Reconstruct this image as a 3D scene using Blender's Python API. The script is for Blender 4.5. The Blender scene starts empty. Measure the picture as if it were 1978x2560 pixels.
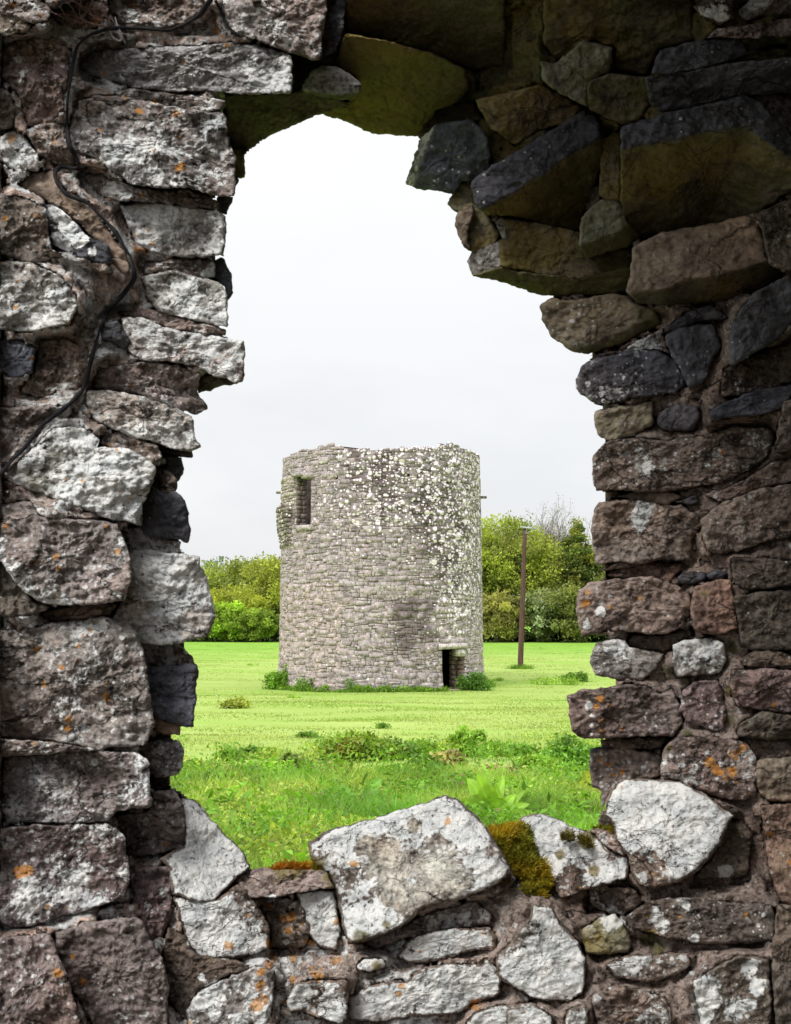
import bpy, math, random
import numpy as np
from mathutils import Vector
random.seed(7); RS = np.random.RandomState(7)
scene = bpy.context.scene
COL = scene.collection
# ------------------------------------------------------------------ camera
F = 2885.0; CX, CY = 989.0, 1280.0          # focal length and centre in photo pixels
PITCH = math.radians(5.35); EYE = 2.7
cd = bpy.data.cameras.new('camera'); cam = bpy.data.objects.new('camera', cd); COL.objects.link(cam)
cd.sensor_fit = 'HORIZONTAL'; cd.sensor_width = 24.0; cd.lens = 24.0*F/1978.0
cd.clip_start = 0.05; cd.clip_end = 4000
cam.location = (0, 0, EYE); cam.rotation_euler = (math.radians(90)+PITCH, 0, 0)
cd.dof.use_dof = True; cd.dof.focus_distance = 14.0; cd.dof.aperture_fstop = 20.0
scene.camera = cam
# ------------------------------------------------------------------ light
SUN_EL, SUN_AZ = 44.0, -146.0                # azimuth from +Y, negative = left (behind the left shoulder)
w = bpy.data.worlds.new('World'); scene.world = w; w.use_nodes = True
nt = w.node_tree; nt.nodes.clear()
def N(nt, t, **k):
    n = nt.nodes.new(t)
    for a, b in k.items():
        if a.startswith('i_'):
            key = a[2:]
            key = int(key) if key.isdigit() else key
            n.inputs[key].default_value = b
        else: setattr(n, a, b)
    return n
def math_n(nt, op, a, b=None, c=None, clamp=False):
    n = nt.nodes.new('ShaderNodeMath'); n.operation = op; n.use_clamp = clamp
    for i, v in enumerate((a, b, c)):
        if v is None: continue
        if isinstance(v, (int, float)): n.inputs[i].default_value = v
        else: nt.links.new(v, n.inputs[i])
    return n.outputs[0]
def mixc(nt, f, a, b, mode='MIX'):
    n = nt.nodes.new('ShaderNodeMix'); n.data_type = 'RGBA'; n.blend_type = mode; n.clamp_factor = True
    for i, v in ((0, f), (6, a), (7, b)):
        if isinstance(v, (int, float)): n.inputs[i].default_value = v
        elif isinstance(v, tuple): n.inputs[i].default_value = v if len(v) == 4 else v+(1,)
        else: nt.links.new(v, n.inputs[i])
    return n.outputs[2]
def noise(nt, vec, scale, detail=4, rough=0.55, dist=0.0):
    n = N(nt, 'ShaderNodeTexNoise'); n.inputs['Scale'].default_value = scale
    n.inputs['Detail'].default_value = detail; n.inputs['Roughness'].default_value = rough
    n.inputs['Distortion'].default_value = dist
    if vec is not None: nt.links.new(vec, n.inputs['Vector'])
    return n.outputs[0]
def sstep(nt, x, lo, hi, a=0.0, b=1.0):
    n = N(nt, 'ShaderNodeMapRange'); n.interpolation_type = 'SMOOTHSTEP'
    for i, v in enumerate((x, lo, hi, a, b)):
        if isinstance(v, (int, float)): n.inputs[i].default_value = v
        else: nt.links.new(v, n.inputs[i])
    return n.outputs[0]
sky = N(nt, 'ShaderNodeTexSky'); sky.sky_type = 'NISHITA'; sky.sun_disc = False
sky.sun_elevation = math.radians(SUN_EL); sky.sun_rotation = math.radians(SUN_AZ)
sky.air_density = 1.0; sky.dust_density = 2.0
tc = N(nt, 'ShaderNodeTexCoord'); sep = N(nt, 'ShaderNodeSeparateXYZ'); nt.links.new(tc.outputs['Generated'], sep.inputs[0])
mp = N(nt, 'ShaderNodeMapping'); mp.inputs['Scale'].default_value = (1, 1, 2.6); nt.links.new(tc.outputs['Generated'], mp.inputs[0])
cl = noise(nt, mp.outputs[0], 2.3, 5, 0.5)
zz = math_n(nt, 'MAXIMUM', sep.outputs[2], 0.0)
lum = math_n(nt, 'MULTIPLY_ADD', math_n(nt, 'MULTIPLY', math_n(nt, 'MULTIPLY', zz, zz), zz), 2.4, 1.0)          # overcast sky: brighter overhead
cloud = mixc(nt, sstep(nt, cl, 0.36, 0.62), (4.85, 4.9, 5.0), (5.4, 5.42, 5.44))
vm = N(nt, 'ShaderNodeVectorMath', operation='SCALE'); nt.links.new(cloud, vm.inputs[0]); nt.links.new(lum, vm.inputs['Scale'])
skymix = mixc(nt, 0.93, sky.outputs[0], vm.outputs[0])
bg = N(nt, 'ShaderNodeBackground'); bg.inputs['Strength'].default_value = 0.10
nt.links.new(skymix, bg.inputs[0]); wo = N(nt, 'ShaderNodeOutputWorld'); nt.links.new(bg.outputs[0], wo.inputs[0])
sl = bpy.data.lights.new('sun', 'SUN'); sl.energy = 1.5; sl.angle = math.radians(18); sl.color = (1.0, 0.965, 0.91)
so = bpy.data.objects.new('sun', sl); COL.objects.link(so)
az, el = math.radians(SUN_AZ), math.radians(SUN_EL)
sd = Vector((math.sin(az)*math.cos(el), math.cos(az)*math.cos(el), math.sin(el)))
so.rotation_euler = sd.to_track_quat('Z', 'Y').to_euler(); so.location = (-20, -10, 40)
vs = scene.view_settings; vs.view_transform = 'Standard'; vs.look = 'None'; vs.gamma = 1.0; vs.use_curve_mapping = False
vs.exposure = 0.82
scene.cycles.max_bounces = 6; scene.cycles.diffuse_bounces = 4; scene.cycles.transmission_bounces = 3
# ------------------------------------------------------------------ numeric helpers
_perm = np.random.RandomState(3).permutation(512)
_grad = np.random.RandomState(4).normal(size=(512, 3)); _grad /= np.linalg.norm(_grad, axis=1)[:, None]
def perlin(P, seed=0):
    P = np.asarray(P, float) + seed*17.31
    i = np.floor(P).astype(int); f = P - i; u = f*f*f*(f*(f*6-15)+10)
    def g(dx, dy, dz):
        h = _perm[(_perm[(_perm[(i[:, 0]+dx) & 511]+i[:, 1]+dy) & 511]+i[:, 2]+dz) & 511]
        return np.einsum('ij,ij->i', _grad[h], f-np.array([dx, dy, dz]))
    x0 = g(0,0,0)*(1-u[:,0])+g(1,0,0)*u[:,0]; x1 = g(0,1,0)*(1-u[:,0])+g(1,1,0)*u[:,0]
    x2 = g(0,0,1)*(1-u[:,0])+g(1,0,1)*u[:,0]; x3 = g(0,1,1)*(1-u[:,0])+g(1,1,1)*u[:,0]
    return (x0*(1-u[:,1])+x1*u[:,1])*(1-u[:,2])+(x2*(1-u[:,1])+x3*u[:,1])*u[:,2]
def fbm(P, freq, octs=3, seed=0, gain=0.5):
    a, s, o = 1.0, 0, 0
    P = np.asarray(P, float)*freq
    for k in range(octs):
        s = s + a*perlin(P, seed+k); P = P*2.03; a *= gain
    return s*1.5
def ray(px, py, Y):
    u = (np.asarray(px, float)-CX)/F; v = (CY-np.asarray(py, float))/F
    dy = math.cos(PITCH)-v*math.sin(PITCH); dz = math.sin(PITCH)+v*math.cos(PITCH)
    return np.stack([u/dy*Y, np.ones_like(u)*Y, EYE+dz/dy*Y], -1)
_gy = np.array([-80, 2.4, 3.2, 6.5, 11, 16, 24, 32, 43, 62, 145, 3000.]); _gz = np.array([1.1, 1.15, 1.2, 1.33, 1.17, 1.03, .70, .38, 0, 0.06, 0.03, 0.])
def ground_z(x, y):
    x = np.asarray(x, float); y = np.asarray(y, float)
    z = np.interp(y, _gy, _gz)
    P = np.stack([x, y, x*0], -1).reshape(-1, 3)
    fade = np.clip((y-3.5)/4, 0, 1)
    und = (fbm(P, 0.12, 2, 5)*0.10+fbm(P, 0.7, 2, 9)*0.035*np.clip(1.6-P[:, 1]/18, .2, 1)).reshape(x.shape)
    return z+und*fade*np.clip(1.3-y/120, .25, 1)
def hit(px, py):
    """ground point seen at a pixel of the photo"""
    Y = 3.4
    for k in range(900):
        p = ray(px, py, Y)
        if p[2] <= float(ground_z(p[0], p[1])): break
        Y *= 1.006
    return p
# ------------------------------------------------------------------ object helpers
def make_mesh(name, V, faces, mat, attrs=None, smooth=False):
    V = np.ascontiguousarray(V, np.float32)
    me = bpy.data.meshes.new(name)
    fl = [np.asarray(f, np.int32) for f in faces if len(f)]
    tot = np.concatenate([np.full(len(f), f.shape[1], np.int32) for f in fl])
    loops = np.concatenate([f.ravel() for f in fl])
    start = np.concatenate([[0], np.cumsum(tot)[:-1]]).astype(np.int32)
    me.vertices.add(len(V)); me.vertices.foreach_set('co', V.ravel())
    me.loops.add(len(loops)); me.loops.foreach_set('vertex_index', loops)
    me.polygons.add(len(tot)); me.polygons.foreach_set('loop_start', start); me.polygons.foreach_set('loop_total', tot)
    if smooth: me.polygons.foreach_set('use_smooth', np.ones(len(tot), bool))
    for k, a in (attrs or {}).items():
        a = np.asarray(a, np.float32)
        if a.ndim == 1: a = np.tile(a, (len(V), 1))
        at = me.attributes.new(k, 'FLOAT_COLOR', 'POINT')
        at.data.foreach_set('color', np.concatenate([a, np.ones((len(V), 1), np.float32)], 1).ravel())
    me.update(calc_edges=True); me.validate()
    if mat: me.materials.append(mat)
    return me
def link(name, me, parent=None, loc=None):
    o = bpy.data.objects.new(name, me); COL.objects.link(o)
    if parent is not None: o.parent = parent
    if loc is not None: o.location = loc
    return o
def empty(name, label, cat, loc, group=None):
    o = bpy.data.objects.new(name, None); COL.objects.link(o); o.location = loc
    o.empty_display_size = 0.2
    o['label'] = label; o['category'] = cat
    if group: o['group'] = group
    return o
def recentred(name, V, faces, mat, parent, attrs=None, smooth=False, base=(0, 0, 0)):
    """object whose origin is its own centre, parented to a thing standing at base"""
    c = V.mean(0); me = make_mesh(name, V-c, faces, mat, attrs, smooth)
    return link(name, me, parent, tuple(c-np.array(base)))
def tube(pts, rad, sides=6, closed_ends=True):
    pts = np.asarray(pts, float); n = len(pts); rad = np.ones(n)*rad
    t = np.gradient(pts, axis=0); t /= np.linalg.norm(t, axis=1)[:, None]+1e-9
    ref = np.array([0, 0, 1.]) if abs(t[0, 2]) < .9 else np.array([1., 0, 0])
    a = np.cross(t, ref); a /= np.linalg.norm(a, axis=1)[:, None]+1e-9; b = np.cross(t, a)
    ang = np.arange(sides)/sides*2*math.pi
    V = (pts[:, None]+rad[:, None, None]*(a[:, None]*np.cos(ang)[None, :, None]+b[:, None]*np.sin(ang)[None, :, None])).reshape(-1, 3)
    i = np.arange(n-1)[:, None]*sides; j = np.arange(sides)[None]; k = (j+1) % sides
    Q = np.stack([i+j, i+k, i+sides+k, i+sides+j], -1).reshape(-1, 4)
    return V, Q
class MB:
    def __init__(s): s.V = []; s.Q = []; s.T = []; s.C = []; s.n = 0
    def add(s, V, Q=None, T=None, c=None):
        if Q is not None and len(Q): s.Q.append(np.asarray(Q)+s.n)
        if T is not None and len(T): s.T.append(np.asarray(T)+s.n)
        s.V.append(np.asarray(V, float)); s.n += len(V)
        if c is not None:
            c = np.asarray(c, float); s.C.append(np.tile(c, (len(V), 1)) if c.ndim == 1 else c)
    def get(s):
        f = []
        if s.Q: f.append(np.concatenate(s.Q))
        if s.T: f.append(np.concatenate(s.T))
        return np.concatenate(s.V), f, (np.concatenate(s.C) if s.C else None)
# ------------------------------------------------------------------ materials
def new_mat(name):
    m = bpy.data.materials.new(name); m.use_nodes = True; nt = m.node_tree; nt.nodes.clear()
    out = N(nt, 'ShaderNodeOutputMaterial'); b = N(nt, 'ShaderNodeBsdfPrincipled'); nt.links.new(b.outputs[0], out.inputs[0])
    b.inputs['Roughness'].default_value = 0.9; b.inputs['Specular IOR Level'].default_value = 0.25
    return m, nt, b, out
def attr(nt, name):
    a = N(nt, 'ShaderNodeAttribute'); a.attribute_name = name; return a
def stone_material(name, s=1.0, bump=1.0, grit=1.0):
    """s scales the size of the relief (1 = seen from 2.6 m)"""
    m, nt, b, out = new_mat(name); L = nt.links
    geo = N(nt, 'ShaderNodeNewGeometry'); oi = N(nt, 'ShaderNodeObjectInfo')
    off = N(nt, 'ShaderNodeVectorMath', operation='ADD'); sc = N(nt, 'ShaderNodeVectorMath', operation='SCALE')
    cmb = N(nt, 'ShaderNodeCombineXYZ'); L.new(oi.outputs['Random'], cmb.inputs[0]); L.new(oi.outputs['Random'], cmb.inputs[2])
    L.new(cmb.outputs[0], sc.inputs[0]); sc.inputs['Scale'].default_value = 30.0
    L.new(geo.outputs['Position'], off.inputs[0]); L.new(sc.outputs[0], off.inputs[1]); P = off.outputs[0]
    tint = attr(nt, 'tint').outputs['Color']; msk = attr(nt, 'mask').outputs['Color']
    sp = N(nt, 'ShaderNodeSeparateColor'); L.new(msk, sp.inputs[0]); wcov, ocov, gcov = sp.outputs[0], sp.outputs[1], sp.outputs[2]
    n1 = noise(nt, P, 7*s, 8, 0.62); n2 = noise(nt, P, 26*s, 6, 0.6); n3 = noise(nt, P, 95*s, 5, 0.65); n4 = noise(nt, P, 3.2*s, 3, 0.5, .5)
    mpg = N(nt, 'ShaderNodeMapping'); mpg.inputs['Scale'].default_value = (1, 1, 1.9); mpg.inputs['Rotation'].default_value = (0.2, 0.35, 0); L.new(P, mpg.inputs[0])
    n5 = noise(nt, mpg.outputs[0], 22*s, 6, 0.65)
    # base stone: tint broken by tone and hue
    v = math_n(nt, 'ADD', sstep(nt, n1, .3, .7, .62, 1.38), sstep(nt, n5, .3, .7, -.28, .3))
    v = math_n(nt, 'ADD', v, sstep(nt, n3, .35, .65, -.30*grit, .34*grit))
    vv = N(nt, 'ShaderNodeVectorMath', operation='SCALE'); L.new(tint, vv.inputs[0]); L.new(v, vv.inputs['Scale'])
    c = mixc(nt, sstep(nt, n4, .42, .66, 0, .38), vv.outputs[0], mixc(nt, 1.0, vv.outputs[0], (1.22, .94, .78), 'MULTIPLY'))
    # dark pits
    pit = sstep(nt, n3, .34, .43, 1, 0); pit2 = sstep(nt, n2, .34, .42, 1, 0)
    pits = math_n(nt, 'MULTIPLY', math_n(nt, 'MAXIMUM', pit, math_n(nt, 'MULTIPLY', pit2, .8)), .80*grit)
    c = mixc(nt, pits, c, mixc(nt, 1.0, c, (.34, .31, .29), 'MULTIPLY'))
    cv = N(nt, 'ShaderNodeTexVoronoi', feature='DISTANCE_TO_EDGE'); cv.inputs['Scale'].default_value = 5.5*s; dv = N(nt, 'ShaderNodeVectorMath', operation='MULTIPLY_ADD')
    nc = N(nt, 'ShaderNodeTexNoise'); nc.inputs['Scale'].default_value = 9*s; nc.inputs['Detail'].default_value = 5; L.new(mpg.outputs[0], nc.inputs['Vector'])
    L.new(nc.outputs['Color'], dv.inputs[0]); dv.inputs[1].default_value = (.22/s, .22/s, .22/s); L.new(mpg.outputs[0], dv.inputs[2]); L.new(dv.outputs[0], cv.inputs['Vector'])
    crack = math_n(nt, 'MULTIPLY', sstep(nt, cv.outputs['Distance'], .008, .03, 1, 0), sstep(nt, n4, .46, .58))
    c = mixc(nt, math_n(nt, 'MULTIPLY', crack, .75), c, (.03, .026, .022))
    # small crusty specks everywhere the coverage is above zero
    vor = N(nt, 'ShaderNodeTexVoronoi', feature='F1'); vor.inputs['Scale'].default_value = 75*s; L.new(P, vor.inputs['Vector'])
    sep2 = N(nt, 'ShaderNodeSeparateColor'); L.new(vor.outputs['Color'], sep2.inputs[0])
    thr = math_n(nt, 'MULTIPLY', math_n(nt, 'MULTIPLY', math_n(nt, 'POWER', sep2.outputs[0], 1.3), math_n(nt, 'MINIMUM', math_n(nt, 'MULTIPLY', wcov, 2.2), 1.0)), sstep(nt, n1, .36, .62, .25, 0.8))
    dd = math_n(nt, 'ADD', vor.outputs['Distance'], math_n(nt, 'MULTIPLY', math_n(nt, 'SUBTRACT', n3, .5), .6))
    spk = sstep(nt, math_n(nt, 'SUBTRACT', thr, dd), -.06, .08)
    vo2 = N(nt, 'ShaderNodeTexVoronoi', feature='F1'); vo2.inputs['Scale'].default_value = 36*s; L.new(P, vo2.inputs['Vector']); sep3 = N(nt, 'ShaderNodeSeparateColor'); L.new(vo2.outputs['Color'], sep3.inputs[0])
    t2 = math_n(nt, 'MULTIPLY', math_n(nt, 'MULTIPLY', math_n(nt, 'POWER', sep3.outputs[0], 3.0), math_n(nt, 'MINIMUM', math_n(nt, 'MULTIPLY', wcov, 1.8), 1.0)), .55)
    spk = math_n(nt, 'MAXIMUM', spk, sstep(nt, math_n(nt, 'SUBTRACT', t2, math_n(nt, 'ADD', vo2.outputs['Distance'], math_n(nt, 'MULTIPLY', math_n(nt, 'SUBTRACT', n3, .5), .7))), -.04, .06))
    # lichen sheets
    nn = math_n(nt, 'ADD', math_n(nt, 'MULTIPLY', noise(nt, P, 11*s, 6, .6, .4), .62), math_n(nt, 'ADD', math_n(nt, 'MULTIPLY', n3, .26), math_n(nt, 'MULTIPLY', n2, .16)))
    tl = math_n(nt, 'MULTIPLY_ADD', wcov, -.42, .73)
    sheet = sstep(nt, math_n(nt, 'SUBTRACT', nn, tl), -.012, .03)
    wf = math_n(nt, 'MAXIMUM', math_n(nt, 'MULTIPLY', spk, .72), math_n(nt, 'MULTIPLY', math_n(nt, 'MULTIPLY', sheet, .95), sstep(nt, math_n(nt, 'ADD', n3, math_n(nt, 'MULTIPLY', n2, .5)), .56, .64, .12, 1)))
    wcol = mixc(nt, sstep(nt, n2, .38, .62), (.66, .69, .70), (.90, .90, .88))
    wcol = mixc(nt, math_n(nt, 'MULTIPLY', sstep(nt, n3, .32, .43, 1, 0), .7), wcol, (.17, .15, .14))
    c = mixc(nt, wf, c, wcol)
    # orange lichen
    on = math_n(nt, 'ADD', math_n(nt, 'MULTIPLY', noise(nt, P, 30*s, 4, .6), .7), math_n(nt, 'MULTIPLY', n3, .3))
    of = sstep(nt, math_n(nt, 'SUBTRACT', on, math_n(nt, 'MULTIPLY_ADD', ocov, -.34, .70)), -.01, .035)
    c = mixc(nt, math_n(nt, 'MULTIPLY', of, .72), c, mixc(nt, n2, (.50, .17, .02), (.72, .36, .05)))
    # green algae / moss film
    gf = sstep(nt, math_n(nt, 'SUBTRACT', math_n(nt, 'ADD', math_n(nt, 'MULTIPLY', n1, .6), math_n(nt, 'MULTIPLY', n2, .4)), math_n(nt, 'MULTIPLY_ADD', gcov, -.46, .72)), -.08, .10)
    gcol = mixc(nt, sstep(nt, n4, .4, .62), (.115, .115, .045), (.27, .205, .06))
    gcol = mixc(nt, math_n(nt, 'MULTIPLY', pits, 1.0), gcol, (.05, .05, .015))
    c = mixc(nt, math_n(nt, 'MULTIPLY', gf, .82), c, gcol)
    L.new(c, b.inputs['Base Color'])
    h = math_n(nt, 'ADD', math_n(nt, 'MULTIPLY', n2, .55), math_n(nt, 'ADD', math_n(nt, 'MULTIPLY', n3, .35), math_n(nt, 'MULTIPLY', n5, .6)))
    h = math_n(nt, 'SUBTRACT', h, math_n(nt, 'MULTIPLY', crack, .5))
    h = math_n(nt, 'ADD', h, math_n(nt, 'ADD', math_n(nt, 'MULTIPLY', spk, .10), math_n(nt, 'MULTIPLY', sheet, .05)))
    bp = N(nt, 'ShaderNodeBump'); bp.inputs['Strength'].default_value = 1.0*bump; bp.inputs['Distance'].default_value = .02/s
    L.new(h, bp.inputs['Height']); L.new(bp.outputs[0], b.inputs['Normal'])
    b.inputs['Roughness'].default_value = 0.88
    return m
M_STONE = stone_material('weathered_stone'); M_MORTAR = stone_material('lime_mortar', 1.1, 1.35, 1.15)
M_SMOOTH = stone_material('sheltered_stone', .8, .55, .6)
def leaf_material(name, gloss=.35, transl=.45, ns=2.0):
    m, nt, b, out = new_mat(name); L = nt.links
    t = attr(nt, 'tint').outputs['Color']; geo = N(nt, 'ShaderNodeNewGeometry')
    n = noise(nt, geo.outputs['Position'], ns, 3)
    vv = N(nt, 'ShaderNodeVectorMath', operation='SCALE'); L.new(t, vv.inputs[0]); L.new(sstep(nt, n, .3, .7, .75, 1.25), vv.inputs['Scale'])
    L.new(vv.outputs[0], b.inputs['Base Color']); b.inputs['Roughness'].default_value = .55; b.inputs['Specular IOR Level'].default_value = gloss
    tr = N(nt, 'ShaderNodeBsdfTranslucent'); L.new(mixc(nt, 1.0, vv.outputs[0], (1.15, 1.1, .6), 'MULTIPLY'), tr.inputs[0])
    mx = N(nt, 'ShaderNodeMixShader'); mx.inputs[0].default_value = transl
    L.new(b.outputs[0], mx.inputs[1]); L.new(tr.outputs[0], mx.inputs[2]); L.new(mx.outputs[0], out.inputs[0])
    return m
M_LEAF = leaf_material('tree_leaf', .2, .4, .8); M_GRASS = leaf_material('grass_blade', .4, .45, 1.5); M_WEED = leaf_material('weed_leaf', .45, .4, 9.0)
def plain(name, col, rough=.85, var=.35, scale=20, bump=.3, dist=.01, stretch=(1, 1, 1)):
    m, nt, b, out = new_mat(name); L = nt.links
    geo = N(nt, 'ShaderNodeNewGeometry'); mp = N(nt, 'ShaderNodeMapping'); mp.inputs['Scale'].default_value = stretch; L.new(geo.outputs['Position'], mp.inputs[0])
    n = noise(nt, mp.outputs[0], scale, 6, .6)
    c = mixc(nt, sstep(nt, n, .3, .7), tuple(x*(1-var) for x in col), tuple(min(1, x*(1+var)) for x in col))
    L.new(c, b.inputs['Base Color']); b.inputs['Roughness'].default_value = rough
    bp = N(nt, 'ShaderNodeBump'); bp.inputs['Strength'].default_value = bump; bp.inputs['Distance'].default_value = dist
    L.new(n, bp.inputs['Height']); L.new(bp.outputs[0], b.inputs['Normal'])
    return m
M_BARK = plain('bark', (.16, .13, .10)); M_POLE = plain('pole_wood', (.095, .052, .045), .8, .4, 5, .4, .02, (6, 6, .5))
M_METAL = plain('galvanised_metal', (.38, .42, .42), .5, .2, 8, .1); M_CABLE = plain('black_rubber', (.012, .012, .014), .8, .5, 60, .4, .003)
M_TWINE = plain('pale_twine', (.50, .44, .45), .9, .3, 90); M_STEM = plain('dry_stem', (.30, .19, .17), .9, .4, 60)
# ------------------------------------------------------------------ ground
def build_ground():
    ys = np.concatenate([np.linspace(-40, 2.5, 24), np.linspace(2.8, 20, 120), np.geomspace(20.2, 60, 110), np.geomspace(61, 2500, 60)])
    k = np.linspace(-1, 1, 170); xs = np.sign(k)*(np.abs(k)*9+np.abs(k)**7*2400)
    X, Y = np.meshgrid(xs, ys); Z = ground_z(X, Y)
    V = np.stack([X, Y, Z], -1).reshape(-1, 3); ny, nx = X.shape
    i = (np.arange(ny-1)[:, None]*nx+np.arange(nx-1)[None]).ravel()
    Q = np.stack([i, i+1, i+nx+1, i+nx], -1)
    m, nt, b, out = new_mat('pasture'); L = nt.links
    geo = N(nt, 'ShaderNodeNewGeometry'); P = geo.outputs['Position']
    mp = N(nt, 'ShaderNodeMapping'); mp.inputs['Scale'].default_value = (.75, 1, 1); L.new(P, mp.inputs[0])
    a1 = noise(nt, mp.outputs[0], .55, 6, .6); a2 = noise(nt, P, 3.5, 6, .65); a3 = noise(nt, P, 22, 5, .7); a4 = noise(nt, mp.outputs[0], .16, 4, .5)
    c = mixc(nt, sstep(nt, a1, .38, .62), (.27, .365, .085), (.335, .425, .115))
    c = mixc(nt, sstep(nt, a2, .40, .62, 0, .5), c, (.27, .39, .085))
    c = mixc(nt, sstep(nt, a4, .5, .62, 0, .6), c, (.20, .35, .045))
    c = mixc(nt, sstep(nt, a3, .40, .30, 0, .3), c, (.13, .18, .04))
    c = mixc(nt, sstep(nt, a3, .60, .72, 0, .3), c, (.42, .45, .24))
    bare = sstep(nt, noise(nt, mp.outputs[0], .9, 5, .6), .68, .74, 0, .6)
    c = mixc(nt, bare, c, (.22, .16, .09))
    sp = N(nt, 'ShaderNodeSeparateXYZ'); L.new(P, sp.inputs[0])
    far = sstep(nt, sp.outputs[1], 70, 110, 0, .75)                 # longer, greener grass under the far hedge
    c = mixc(nt, far, c, mixc(nt, sstep(nt, a1, .4, .6), (.12, .29, .022), (.20, .38, .04)))
    near = sstep(nt, sp.outputs[1], 12.6, 10.8, 0, .85)
    c = mixc(nt, near, c, mixc(nt, a2, (.09, .18, .02), (.15, .27, .035)))
    inside = sstep(nt, sp.outputs[1], 3.3, 2.8, 0, 1)
    c = mixc(nt, inside, c, mixc(nt, a3, (.07, .06, .045), (.11, .10, .06)))
    L.new(c, b.inputs['Base Color']); b.inputs['Roughness'].default_value = .95; b.inputs['Specular IOR Level'].default_value = .1
    h = math_n(nt, 'ADD', a2, math_n(nt, 'MULTIPLY', a3, .5)); bp = N(nt, 'ShaderNodeBump'); bp.inputs['Strength'].default_value = .5; bp.inputs['Distance'].default_value = .03
    L.new(h, bp.inputs['Height']); L.new(bp.outputs[0], b.inputs['Normal'])
    g = link('ground', make_mesh('ground', V, [Q], m, smooth=True)); g['kind'] = 'structure'
    g['label'] = 'pasture of short yellow green grass around the tower'
build_ground()
# ------------------------------------------------------------------ foreground wall: regions of the photo the outlines were measured in
REG = dict(A=(0, 0, 2.556), B=(0, 600, 2.556), C=(0, 1200, 2.556), D=(0, 1840, 2.41), E=(660, 1920, 2.481), F=(1300, 1900, 2.488),
           G=(540, 0, 2.343), H=(1200, 0, 2.168), I=(1300, 640, 2.488), J=(1340, 1280, 2.644), M=(0, 0, .8529), T=(660, 1080, 2.812), P=(0, 0, 1.0),
           U=(900, 1600, 2.556), W=(400, 1600, 2.41))
def pts(s):
    out = []; r = REG['P']; nums = []
    for t in s.split():
        if t in REG: r = REG[t]; continue
        nums.append(float(t))
        if len(nums) == 2: out.append((r[0]+nums[0]/r[2], r[1]+nums[1]/r[2])); nums = []
    return np.array(out)
_dc = np.array([(0,0,2.42),(0,700,2.42),(0,1280,2.38),(0,1900,2.34),(0,2560,2.25),(250,300,2.5),(480,300,2.6),(250,1000,2.5),(450,1000,2.62),(300,1600,2.5),(440,1600,2.62),(430,1950,2.58),(300,2400,2.4),
    (600,2500,2.42),(900,2540,2.40),(1400,2500,2.40),(1900,2500,2.38),(700,2250,2.55),(1000,2300,2.55),(900,2100,2.68),(1300,2300,2.55),(1300,2130,2.7),(1650,2100,2.62),(1550,1900,2.82),(1550,1500,2.82),(1550,1100,2.85),(1560,1300,2.84),
    (1900,1900,2.66),(1900,1500,2.70),(1900,1000,2.68),(1900,700,2.62),(1650,850,2.85),(1500,900,2.92),(1450,780,2.98),(1250,620,3.1),(1150,400,3.12),(1100,280,3.15),(850,250,3.05),(650,300,2.95),(900,60,2.86),(1400,80,2.8),(1800,60,2.55),(1500,350,2.88),(1750,350,2.7),(740,60,2.68),(640,60,2.62),(1700,600,2.85)])
def base_depth(px, py):
    px = np.asarray(px, float); py = np.asarray(py, float)
    d = (px[..., None]-_dc[:, 0])**2+(py[..., None]-_dc[:, 1])**2+60**2
    wgt = d**-1.6
    return (wgt*_dc[:, 2]).sum(-1)/wgt.sum(-1)
ZB = np.full((660, 520), 9.0)                       # nearest wall surface per 4 photo px, used to lay the cable and twigs on the stones
def splat(px, py, Y):
    i = (np.asarray(py)/4).astype(int); j = (np.asarray(px)/4).astype(int); ok = (i >= 0) & (i < 660) & (j >= 0) & (j < 520)
    np.minimum.at(ZB, (i[ok], j[ok]), np.asarray(Y)[ok])
def inside_poly(px, py, poly):
    r = np.zeros(px.shape, bool); n = len(poly)
    for a in range(n):
        x1, y1 = poly[a]; x2, y2 = poly[(a+1) % n]
        c = ((y1 > py) != (y2 > py)) & (px < (x2-x1)*(py-y1)/(y2-y1+1e-12)+x1); r ^= c
    return r
def poly_dist(px, py, poly):
    best = np.full(px.shape, 1e9); n = len(poly)
    for a in range(n):
        x1, y1 = poly[a]; x2, y2 = poly[(a+1) % n]; dx, dy = x2-x1, y2-y1
        t = np.clip(((px-x1)*dx+(py-y1)*dy)/(dx*dx+dy*dy+1e-9), 0, 1)
        best = np.minimum(best, np.hypot(px-x1-t*dx, py-y1-t*dy))
    return best
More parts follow.
